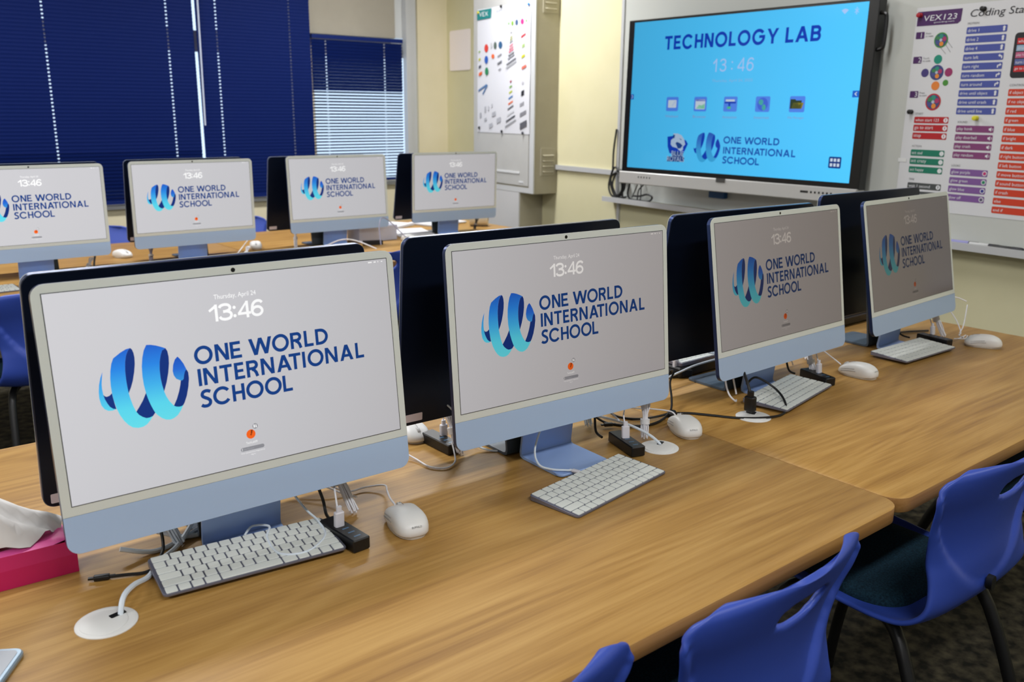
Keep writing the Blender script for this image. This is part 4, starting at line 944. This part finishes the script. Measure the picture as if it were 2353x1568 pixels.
# first computer
cable([(.634,1.222,TT+.052),(.640,1.24,TT+.075),(.662,1.29,TT+.085),(.688,1.34,TT+.09)], .0016, WHITE2, 'white usb lead plugged upright into the nearest black hub', ((.634,1.217,TT+.048),(0,.05,-1),US,PL))
cable([(.641,1.262,TT+.014),(.645,1.285,TT+.016),(.648,1.30,TT+.035),(.642,1.315,TT+.075),(.64,1.32,TT+.12)], .0028, BLACKC, 'short black lead rising from the nearest black hub')
def bundle(x, y, h, label, dx=.0, dy=.0, m=WHITE2, tail=True, gr=None, z0=0.0):
    z = TT+z0
    ex = []
    for k in range(5):
        a = k*1.2566; rx, ry = .006*cos(a), .006*sin(a)
        ex.append([(x+rx, y+ry, z+.004), (x+rx*1.3+dx*.3, y+ry*1.3+dy*.3, z+h*.35), (x+rx*.6+dx*.6, y+ry*.6+dy*.6, z+h*.62), (x+rx*1.6+dx, y+ry*1.6+dy, z+h*.97), (x-rx*1.2+dx, y-ry*1.2+dy, z+h), (x-rx*.7+dx*.6, y-ry*.7+dy*.6, z+h*.6), (x-rx*1.3, y-ry*1.3, z+.008)])
    t = thing('cable_bundle', label, 'cable', (0,0,0))
    mb = MB()
    for e in ex: mb.tube(spline(e, 5), .0017, 6)
    obj('folded_wire', mb.build('folded_wire', m), t)
    obj('twist_tie', MB().tube([(x+dx*.45, y+dy*.45, z+h*.42), (x+dx*.55, y+dy*.55, z+h*.55)], .0105, 10).build('twist_tie', mat('white_tie', (226,226,228), .5)), t)
    return t
bundle(.698, 1.285, .115, 'folded bundle of white cable behind the nearest black hub', -.02, .06)
cable([(.752,1.236,TT+.020),(.757,1.26,TT+.022),(.772,1.295,TT+.020),(.79,1.335,TT+.012),(.765,1.36,TT+.006),(.73,1.363,TT+.006),(.705,1.39,TT+.015),(.67,1.43,TT+.02)], .0018, WHITE2, 'thin white cable of the nearest mouse, arching to the computer')
cable([(.650,1.44,TT+.02),(.69,1.385,TT+.02),(.703,1.335,TT+.02),(.71,1.295,TT+.025)], .0018, WHITE2, 'thin white cable running into the nearest folded bundle')
cable([(.60,1.376,TT+.075),(.612,1.30,TT+.032),(.618,1.262,TT+.020),(.606,1.215,TT+.0145),(.560,1.186,TT+.0135),(.522,1.205,TT+.0145),(.528,1.262,TT+.0165),(.545,1.292,TT+.020),(.522,1.305,TT+.022),(.505,1.297,TT+.014)], .0020, GREYC, 'pale keyboard cable looped over the nearest keyboard')
cable([(.282,1.196,TT-.012),(.283,1.199,TT+.006),(.293,1.214,TT+.020),(.315,1.24,TT+.018),(.345,1.275,TT+.005),(.372,1.312,TT+.005),(.41,1.342,TT+.006),(.45,1.385,TT+.016),(.48,1.415,TT+.03),(.50,1.42,TT+.06)], .0040, GREYC, 'thick pale power cable rising from the bottom left grommet')
cable([(.296,1.3135,TT+.0045),(.32,1.303,TT+.0045),(.345,1.293,TT+.004),(.365,1.302,TT+.004),(.378,1.325,TT+.004),(.392,1.35,TT+.008),(.396,1.372,TT+.03),(.39,1.40,TT+.05)], .0026, BLACKC, 'black usb lead with its plug lying free left of the nearest keyboard', ((.300,1.312,TT+.0050),(-.9,.36,0),(.010,.0075,.022),BLACK))
bundle(.418, 1.352, .075, 'pale folded cable under the left part of the nearest screen', -.02, .05, GREYC)
cable([(.33,1.36,TT+.02),(.38,1.352,TT+.004),(.44,1.375,TT+.004),(.49,1.40,TT+.012),(.53,1.45,TT+.03)], .0040, GREYC, 'pale cable sagging under the nearest screen, left of its stand', extra=[[(.36,1.40,TT+.035),(.42,1.39,TT+.02),(.47,1.415,TT+.025),(.50,1.43,TT+.03)], [(.39,1.395,TT+.02),(.43,1.372,TT+.006),(.47,1.366,TT+.005),(.515,1.385,TT+.01)]])
# second computer
cable([(1.155,1.29,TT+.12),(1.135,1.285,TT+.075),(1.10,1.268,TT+.03),(1.082,1.235,TT+.012),(1.088,1.205,TT+.010),(1.108,1.183,TT+.010),(1.121,1.172,TT+.010)], .0021, GREYC, 'pale cable dropping to the back edge of the angled keyboard', ((1.117,1.176,TT+.010),(.25,-.75,-.02),(.009,.005,.016),PL))
cable([(.895,1.50,TT+.02),(.915,1.43,TT+.006),(.918,1.375,TT+.003),(.94,1.350,TT+.003),(.97,1.362,TT+.004),(.985,1.384,TT+.012),(.99,1.40,TT+.03)], .0018, WHITE2, 'thin white cable sagging on the table between the first two computers')
cable([(1.013,1.462,TT+.050),(1.012,1.462,TT+.075),(1.005,1.456,TT+.10)], .0015, WHITE2, 'white usb lead plugged into the hub behind the second computer', ((1.013,1.462,TT+.046),(0,0,-1),US,PL))
bundle(1.008, 1.395, .10, 'folded bundle of white cable at the left edge of the second computer', -.01, .04)
cable([(1.002,1.37,TT+.075),(.985,1.395,TT+.105),(.978,1.41,TT+.115)], .0020, GREYC, 'stray pale connector poking up left of the second computer', ((.979,1.408,TT+.114),(-.45,.6,.35),(.010,.006,.018),mat('grey_plug', (170,172,178), .4)))
cable([(1.04,1.44,TT+.05),(1.05,1.40,TT+.012),(1.066,1.372,TT+.003),(1.09,1.357,TT+.003),(1.125,1.368,TT+.012),(1.16,1.40,TT+.05)], .0023, GREYC, 'pale cable sagging under the left part of the second screen')
cable([(1.30,1.40,TT+.06),(1.335,1.35,TT+.032),(1.352,1.275,TT+.030),(1.362,1.212,TT+.022),(1.370,1.178,TT+.006),(1.373,1.174,TT-.01)], .0030, GREYC, 'thick pale power cable running into the grommet by the second computer')
bundle(1.372, 1.222, .080, 'tall folded bundle of white cable behind the second black hub', .012, .012)
cable([(1.308,1.222,TT+.052),(1.318,1.235,TT+.068),(1.345,1.25,TT+.078),(1.372,1.24,TT+.077)], .0016, WHITE2, 'white usb lead plugged into the hub beside the angled keyboard', ((1.307,1.218,TT+.047),(-.05,-.1,-1),US,PL))
cable([(1.305,1.235,TT+.055),(1.315,1.27,TT+.065),(1.352,1.29,TT+.07),(1.40,1.285,TT+.05),(1.47,1.295,TT+.03),(1.515,1.275,TT+.02),(1.506,1.250,TT+.018)], .0018, WHITE2, 'thin white cable of the second mouse, looping over to the bundle')
bundle(1.33, 1.352, .05, 'small pale folded cable under the right part of the second screen', .02, .03, GREYC)
cable([(1.283,1.262,TT+.014),(1.287,1.285,TT+.02),(1.297,1.30,TT+.05),(1.303,1.31,TT+.085)], .0028, BLACKC, 'short black lead rising from the hub beside the angled keyboard')
cable([(1.36,1.40,TT+.03),(1.375,1.345,TT+.004),(1.41,1.292,TT+.003),(1.46,1.272,TT+.003),(1.535,1.292,TT+.003),(1.575,1.275,TT+.003),(1.605,1.235,TT+.003),(1.645,1.178,TT+.003),(1.70,1.135,TT+.005),(1.755,1.132,TT+.006),(1.80,1.165,TT+.018),(1.828,1.215,TT+.032),(1.80,1.25,TT+.055),(1.775,1.258,TT+.04)], .0028, BLACKC, 'long black cable winding from the second computer across the third keyboard', sub=8)
cable([(1.44,1.43,TT+.02),(1.43,1.37,TT+.003),(1.45,1.32,TT+.003),(1.50,1.295,TT+.006),(1.535,1.292,TT+.012),(1.565,1.315,TT+.03),(1.60,1.352,TT+.055),(1.64,1.375,TT+.07),(1.655,1.40,TT+.06),(1.61,1.375,TT+.05)], .0026, BLACKC, 'black cable loop standing up right of the second computer', extra=[[(1.375,1.315,TT+.008),(1.42,1.278,TT+.004),(1.48,1.272,TT+.006),(1.535,1.292,TT+.010)]], sub=8, plug=((1.372,1.318,TT+.008),(-.85,.45,0),(.010,.008,.020),BLACK))
single('velcro_tie', MB().slab_z(rrect(.03,.018,.006), 0, .012, .003).build('velcro_tie', BLACKC), 'black velcro tie round the black cables behind the second mouse', 'cable tie', (1.535,1.288,TT+.0005), .4)
# third computer
cable([(1.690,1.180,TT-.012),(1.690,1.182,TT+.01),(1.688,1.186,TT+.055),(1.70,1.21,TT+.085),(1.735,1.262,TT+.12)], .0034, BLACKC, 'black cable with its plug standing in the grommet of the third computer', ((1.690,1.184,TT+.045),(.05,0,-1),(.026,.020,.036),BLACK))
cable([(1.745,1.30,TT+.10),(1.722,1.285,TT+.07),(1.71,1.262,TT+.03),(1.716,1.245,TT+.012),(1.735,1.256,TT+.008)], .0022, WHITE2, 'pale cable loop left of the third computer\'s stand', extra=[[(1.757,1.30,TT+.10),(1.748,1.28,TT+.06),(1.742,1.262,TT+.02)]])
bundle(2.078, 1.262, .085, 'folded bundle of white cable standing behind the third black hub', .006, .03)
cable([(2.066,1.246,TT+.05),(2.08,1.27,TT+.08),(2.10,1.31,TT+.10)], .0016, WHITE2, 'white usb lead plugged into the hub behind the third keyboard', ((2.065,1.243,TT+.046),(0,-.1,-1),US,PL))
cable([(2.030,1.290,TT+.014),(2.033,1.312,TT+.02),(2.04,1.33,TT+.06),(2.045,1.34,TT+.095)], .0028, BLACKC, 'short black lead rising from the hub behind the third keyboard')
cable([(2.190,1.252,TT+.02),(2.20,1.285,TT+.03),(2.215,1.34,TT+.045),(2.22,1.39,TT+.05)], .0018, WHITE2, 'thin white cable of the third mouse running back under the screen')
cable([(2.13,1.38,TT+.05),(2.125,1.365,TT+.02),(2.128,1.36,TT+.004)], .0020, WHITE2, 'short white cable end hanging under the third screen')
bundle(2.215, 1.37, .04, 'small folded white cable under the right end of the third screen', .03, .03)
# fourth computer
cable([(2.66,1.30,TT+.014),(2.652,1.325,TT+.02),(2.63,1.35,TT+.05),(2.61,1.36,TT+.08)], .0028, BLACKC, 'short black lead rising from the hub of the last front computer')
bundle(2.80, 1.262, .12, 'folded bundle of white cable hanging right of the last front computer', -.02, .05)
cable([(2.735,1.272,TT+.05),(2.745,1.29,TT+.075),(2.755,1.31,TT+.10)], .0016, WHITE2, 'white usb lead plugged into the hub of the last front computer', ((2.733,1.268,TT+.046),(0,-.1,-1),US,PL))
cable([(2.772,1.186,TT+.02),(2.79,1.21,TT+.02),(2.835,1.225,TT+.02),(2.86,1.255,TT+.05),(2.885,1.30,TT+.085),(2.93,1.33,TT+.10),(2.975,1.315,TT+.10),(2.985,1.285,TT+.09)], .0018, WHITE2, 'white mouse cable springing up in a loop at the far right', extra=[[(2.82,1.222,TT+.02),(2.87,1.235,TT+.035),(2.93,1.258,TT+.07),(2.955,1.268,TT+.085)], [(2.76,1.200,TT+.016),(2.80,1.195,TT+.010),(2.84,1.205,TT+.012)], [(2.765,1.212,TT+.012),(2.80,1.212,TT+.008),(2.85,1.215,TT+.010)]])
cable([(2.64,1.40,TT+.02),(2.70,1.385,TT+.006),(2.78,1.36,TT+.004),(2.84,1.33,TT+.004)], .003, mat('dark_grey_sheath', (84,86,92), .5), 'grey cable lying behind the last front keyboard')
# between second/third and third/fourth
cable([(1.86,1.46,TT+.08),(1.82,1.47,TT+.095),(1.77,1.475,TT+.115)], .0022, GREYC, 'stray pale connector poking up between second and third computers', ((1.775,1.475,TT+.113),(-1,.05,.4),(.010,.006,.018),MATS['grey_plug']))
cable([(1.86,1.49,TT+.085),(1.89,1.46,TT+.062),(1.93,1.44,TT+.06),(1.97,1.42,TT+.07)], .0024, GREYC, 'pale folded leads lying over the keyboard between second and third computers', extra=[[(1.855,1.485,TT+.08),(1.88,1.45,TT+.06),(1.94,1.425,TT+.062)], [(1.862,1.487,TT+.095),(1.90,1.455,TT+.07),(1.96,1.415,TT+.075)]])
cable([(1.79,1.497,TT+.05),(1.787,1.497,TT+.075),(1.775,1.49,TT+.09)], .0015, WHITE2, 'white usb lead plugged into the hub between second and third computers', ((1.79,1.497,TT+.047),(0,0,-1),US,PL))
cable([(1.66,1.43,TT+.03),(1.74,1.438,TT+.036),(1.82,1.447,TT+.040),(1.92,1.44,TT+.045)], .0028, GREYC, 'pale straight cable in front of the flat black case')
cable([(1.90,1.50,TT+.066),(1.905,1.47,TT+.058),(1.90,1.445,TT+.045),(1.89,1.43,TT+.02)], .0028, BLACKC, 'black lead arched over the keyboard between second and third computers')
cable([(2.55,1.50,TT+.10),(2.58,1.48,TT+.085),(2.62,1.47,TT+.085),(2.645,1.47,TT+.11)], .0024, GREYC, 'pale cable with an orange tipped connector left of the last front computer', ((2.642,1.47,TT+.105),(.12,0,1),(.010,.007,.016),mat('orange_plug', (200,150,70), .5)), extra=[[(2.555,1.505,TT+.095),(2.59,1.475,TT+.08),(2.64,1.462,TT+.085)]])

# ------------------------------------------------------------------ back table clutter
def papers(x, y, rz, w, d, n, label, z=0.0, lift=0.0):
    t = thing('paper_stack', label, 'paper', (x, y, TT+z), rz)
    for k in range(n):
        obj('paper_sheet', MB().box(-w/2+random.uniform(-.006,.006), w/2, -d/2+random.uniform(-.006,.006), d/2, .0008+k*.004, .0040+k*.004).build('paper_sheet', PAPER, smooth=False), t)
    return t
papers(2.80, 4.62, .5, .30, .21, 4, 'thin stack of white paper left of the last back computer')
papers(2.78, 4.32, -.3, .21, .30, 2, 'loose white sheets under the gap between the last two back computers')
papers(3.16, 4.60, .2, .30, .21, 3, 'white papers under the left half of the last back computer')
def papbox(x, y, rz, label):
    t = thing('white_carton', label, 'box', (x, y, TT), rz)
    obj('carton_body', MB().slab_z(rrect(.24,.12,.003,n=2), .001, .078, .001).build('carton_body', mat('white_carton_board', (216,218,236), .7)), t)
    obj('carton_lid', MB().slab_z(rrect(.244,.124,.003,n=2), .066, .080, .001).build('carton_lid', MATS['white_carton_board']), t)
papbox(2.46, 4.205, .05, 'white carton on the back table right of its third stand')
rl = thing('paper_roll', 'cream paper roll lying at the right end of the back table', 'roll', (3.30, 4.36, TT+.047), 2.4)
obj('roll_body', MB().loft([[(xx, .046*cos(2*pi*k/24), .046*sin(2*pi*k/24)) for k in range(24)] for xx in (-.055,.055)]).build('roll_body', mat('cream_roll', (232,226,206), .8)), rl)
obj('roll_core', MB().loft([[(xx, .018*cos(2*pi*k/16), .018*sin(2*pi*k/16)) for k in range(16)] for xx in (-.056,.056)]).build('roll_core', mat('card_core', (150,130,100), .9)), rl)
bundle(3.16, 4.22, .07, 'dark tangle of leads left of the cream paper roll', .02, 0, mat('dark_grey_sheath', (84,86,92), .5))
bundle(.985, 4.10, .05, 'white cable bundle right of the leftmost back computer', .03, .02)
bundle(1.66, 4.02, .05, 'white cable bundle right of the second back computer', .03, .02)
bundle(1.27, 4.14, .07, 'violet-grey hanging lead left of the second back computer\'s stand', .01, .02, mat('violet_grey_sheath', (150,148,168), .5))
bundle(1.99, 4.16, .10, 'white cable bundle left of the third back computer', .02, .04)
cable([(2.33,3.90,TT+.02),(2.36,3.96,TT+.12),(2.42,4.0,TT+.14),(2.48,3.93,TT+.06),(2.50,3.88,TT+.02)], .003, mat('violet_grey_sheath', (150,148,168), .5), 'grey lead arching over the back table papers')
cable([(1.60,3.98,TT+.02),(1.65,4.02,TT+.05),(1.72,4.08,TT+.09)], .0022, WHITE2, 'white lead rising right of the second back computer')
cable([(2.06,4.0,TT+.02),(2.12,3.93,TT+.06),(2.20,3.92,TT+.05),(2.28,3.86,TT+.01)], .003, WHITE2, 'white lead looping at the foot of the third back computer')
cable([(.48,4.02,TT+.10),(.52,3.99,TT+.04),(.54,3.95,TT+.01)], .004, BLACKC, 'black lead under the leftmost back computer')
cable([(1.02,4.05,TT+.10),(1.0,4.02,TT+.05),(.99,4.0,TT+.02)], .004, BLACKC, 'black lead right of the leftmost back computer\'s stand')
hub(1.02, 4.0, 70, 'black usb hub right of the leftmost back computer')
hub(1.30, 4.05, 80, 'black usb hub left of the second back computer\'s stand')

# ------------------------------------------------------------------ tissue box, tablet
PINK = mat('hot_pink_card', (206,26,98), .45); PINK2 = mat('pink_card_top', (234,90,164), .45)
tb_ = thing('tissue_box', 'hot pink tissue box with a white tissue, left of the nearest computer', 'tissue box', (.150, 1.432, TT), radians(-3))
hw, hd_, hh_ = .124, .060, .050
mb = MB()
def ring(i, z, b=0): return [(-hw+i, -hd_+i, z+b), (hw-i, -hd_+i, z+b), (hw-i, hd_-i, z), (-hw+i, hd_-i, z)]
mb.loft([ring(0,.0005), ring(0,.030), ring(.006,hh_)], cap1=False)
obj('box_walls', mb.build('box_walls', PINK, smooth=False), tb_)
n = 36; out = []; inn = []
def rectpt(a, w, d):
    c, s = cos(a), sin(a); k = min(w/abs(c) if abs(c) > 1e-6 else 9, d/abs(s) if abs(s) > 1e-6 else 9); return (c*k, s*k)
o1 = [rectpt(2*pi*k/n, hw-.006, hd_-.006) for k in range(n)]
mt = MB().loft([[(x, y, hh_) for x, y in o1], [(x*.93, y*.80, hh_+.0035) for x, y in o1], [(.092*cos(2*pi*k/n), .036*sin(2*pi*k/n), hh_+.001) for k in range(n)], [(.088*cos(2*pi*k/n), .033*sin(2*pi*k/n), hh_-.012) for k in range(n)]], cap0=False, cap1=False)
obj('box_top', mt.build('box_top', PINK2), tb_, label='brighter pink top with an oval opening')
obj('box_inside', MB().slab_z(rrect(.20,.08,.01), .030, .036, 0).build('box_inside', mat('dark_pink_inside', (150,20,60), .7)), tb_)
ts = MB(); nr, na = 9, 40; rings = []
for j in range(nr):
    s = j/(nr-1); r_ = []
    for k in range(na):
        a = 2*pi*k/na
        rr = .012+.075*(1-s)**.9*(1+.10*sin(5*a+1)+.06*sin(9*a+3*s*4))
        px = .020+rr*cos(a)*1.02-.06*s; py = rr*sin(a)*.58+.004*sin(3*a)*(1-s)
        pz = hh_+.002+.118*s+.010*(1-s)*abs(sin(4*a))+.008*sin(7*a+s*6)*(1-s)
        r_.append((px, py, pz))
    rings.append(r_)
ts.loft(rings, cap0=False)
obj('tissue', ts.build('tissue', mat('white_tissue', (232,230,228), .9), ang=180), tb_, label='crumpled white tissue')
tb2 = thing('tablet', 'corner of a pale blue tablet at the bottom left of the photo', 'tablet', (.022, 1.124, TT), radians(-33))
obj('tablet_case', MB().slab_z(rrect(.17,.25,.012), .0005, .0085, .002).build('tablet_case', mat('pale_blue_tablet', (150,172,190), .35, .3)), tb2)
obj('tablet_glass', MB().slab_z(rrect(.158,.238,.008), .0085, .0090, 0).build('tablet_glass', mat('grey_tablet_glass', (150,156,166), .35)), tb2)

# ------------------------------------------------------------------ chairs
def m_shell():
    NU, NV = 40, 80
    prof = [(.215,.452),(.19,.462),(.12,.452),(.0,.442),(-.10,.440),(-.155,.452),(-.188,.49),(-.196,.55),(-.196,.62),(-.206,.68),(-.224,.735),(-.246,.790)]
    wid = [.185,.205,.215,.215,.212,.206,.196,.186,.190,.204,.224,.234]
    ps = spline([(a, b, w) for (a, b), w in zip(prof, wid)], 8)
    Ls = [0]
    for i in range(1, len(ps)): Ls.append(Ls[-1]+math.hypot(ps[i].x-ps[i-1].x, ps[i].y-ps[i-1].y))
    def at(v):
        t = v*Ls[-1]
        for i in range(1, len(ps)):
            if Ls[i] >= t:
                f = (t-Ls[i-1])/max(Ls[i]-Ls[i-1], 1e-9); return ps[i-1].lerp(ps[i], f)
        return ps[-1]
    def surf(u, v):   # u in -1..1
        c = at(v); y, z, w = c
        tail = 1-v
        cr_ = .10
        if tail < cr_:
            q_ = 1-tail/cr_; w *= 1-.36*(1-math.sqrt(max(0, 1-q_*q_)))
        if v < .08: w *= 1-.25*(1-v/.08)**2
        x = u*w
        back = min(1, max(0, (z-.47)/.12)); seat = 1-back
        y += back*.042*abs(u)**2.0; z += seat*.020*abs(u)**3
        if back > 0:
            zu = .515+.17*(abs(x)/.19)**2.2
            s_ = min(1, max(0, (zu-z)/.010+.5)); y -= .015*s_*back
            z -= .012*max(0,(z-.77)/.03)*abs(u)**2
        return Vector((x, y, z))
    # hole in parameter space
    vh = next(v/1000 for v in range(1000) if at(v/1000).y > .728 and v > 500); uh, ru, rv = 0.06, .27, .033
    rng_u = [-1+2*i/NU for i in range(NU+1)]; NT = 14; rng_v = [.90*j/(NV-NT) for j in range(NV-NT)]+[.90+.10*sin(pi/2*j/NT) for j in range(NT+1)]
    inside = lambda u, v: (abs((u-uh)/ru)**3+abs((v-vh)/rv)**3) < 1
    cell_out = {}
    for j in range(NV):
        for i in range(NU):
            cell_out[i, j] = inside((rng_u[i]+rng_u[i+1])/2, (rng_v[j]+rng_v[j+1])/2)
    mb = MB()
    for j in range(NV+1):
        for i in range(NU+1):
            u, v = rng_u[i], rng_v[j]
            cs = [cell_out.get((a, b), False) for a in (i-1, i) for b in (j-1, j)]
            if any(cs) and not all(cs):
                d = (abs((u-uh)/ru)**3+abs((v-vh)/rv)**3)**(1/3)
                if d > 1e-6: u, v = uh+(u-uh)/d, vh+(v-vh)/d
            mb.v.append(tuple(surf(u, v)))
    for j in range(NV):
        for i in range(NU):
            if not cell_out[i, j]: a = j*(NU+1)+i; mb.f.append((a, a+1, a+NU+2, a+NU+1))
    return mb.build('shell', CHAIR, ang=70)
def m_pad():
    mb = MB(); fn = rrect(.36,.30,.09,0,.045,8)
    def zz(x, y): return .020*abs(x/.215)**3+.449+(.010 if y > .15 else 0)
    mb.loft([[(x, y, zz(x,y)+h_) for x, y in fn(i)] for h_, i in ((-.004,.0),(.010,.002),(.018,.014),(.021,.05))])
    return mb.build('seat_pad', PAD, ang=70)
def m_cleg(sx, fr):
    if fr: p = [(sx*.14,.08,.43),(sx*.175,.13,.40),(sx*.19,.20,.22),(sx*.20,.235,.008)]
    else: p = [(sx*.13,-.06,.43),(sx*.165,-.13,.40),(sx*.185,-.21,.20),(sx*.195,-.255,.008)]
    return MB().tube(spline(p, 5), .0135, 10).lathe([(.0145,.0),(.0155,.004),(.0155,.022),(.0135,.028)], 12, p[-1][0], p[-1][1]).build('leg', STEEL)
def chair(x, y, rot, label, group=None):
    t = thing('chair', label, 'chair', (x, y, 0), radians(rot), group)
    s = obj('shell', cached('shell', m_shell), t)
    md = s.modifiers.new('thickness', 'SOLIDIFY'); md.thickness = .011; md.offset = 0
    sb_ = s.modifiers.new('smooth', 'SUBSURF'); sb_.levels = 1; sb_.render_levels = 1
    obj('seat_pad', cached('pad', m_pad), t, label='dark teal upholstered pad')
    for sx in (-1, 1):
        for fr_ in (0, 1): obj('leg', cached(('leg', sx, fr_), lambda: m_cleg(sx, fr_)), t)
    obj('rivet', cached('rivet', lambda: MB().loft([[(.010*cos(2*pi*k/14), -.2165+dy, .515+.016*sin(2*pi*k/14)) for k in range(14)] for dy in (.0,.012)]).build('rivet', BLACK)), t)
    return t
chair(1.02, .838, 2, 'blue plastic chair at the bottom right, its handle slot over the table edge')
chair(1.745, .838, -2, 'blue plastic chair right of the table corner, teal seat in view')
chair(.525, .862, 0, 'blue plastic chair of which only a top corner shows at the bottom edge')
chair(2.50, .845, -6, 'blue plastic chair cut by the right edge of the photo')
chair(.70, 3.565, 0, 'blue plastic chair behind the nearest computer, at the left edge')
chair(2.05, 3.64, 0, 'blue plastic chair seen in the gap between the first two front computers')
chair(1.24, 4.83, 180, 'blue plastic chair beyond the back table, between its first two computers')
chair(2.02, 4.86, 180, 'blue plastic chair beyond the back table, between second and third computers')
chair(2.82, 4.85, 180, 'blue plastic chair beyond the back table, between its last two computers')
# green carpet tile corner by the right chairs
obj('carpet_tile', MB().box(2.62, 3.12, .28, .78, .0005, .004).build('carpet_tile', noisy('olive_green_carpet', (52,62,22), (78,88,36), 40, .95), smooth=False), FLOOR, label='olive green carpet tile')
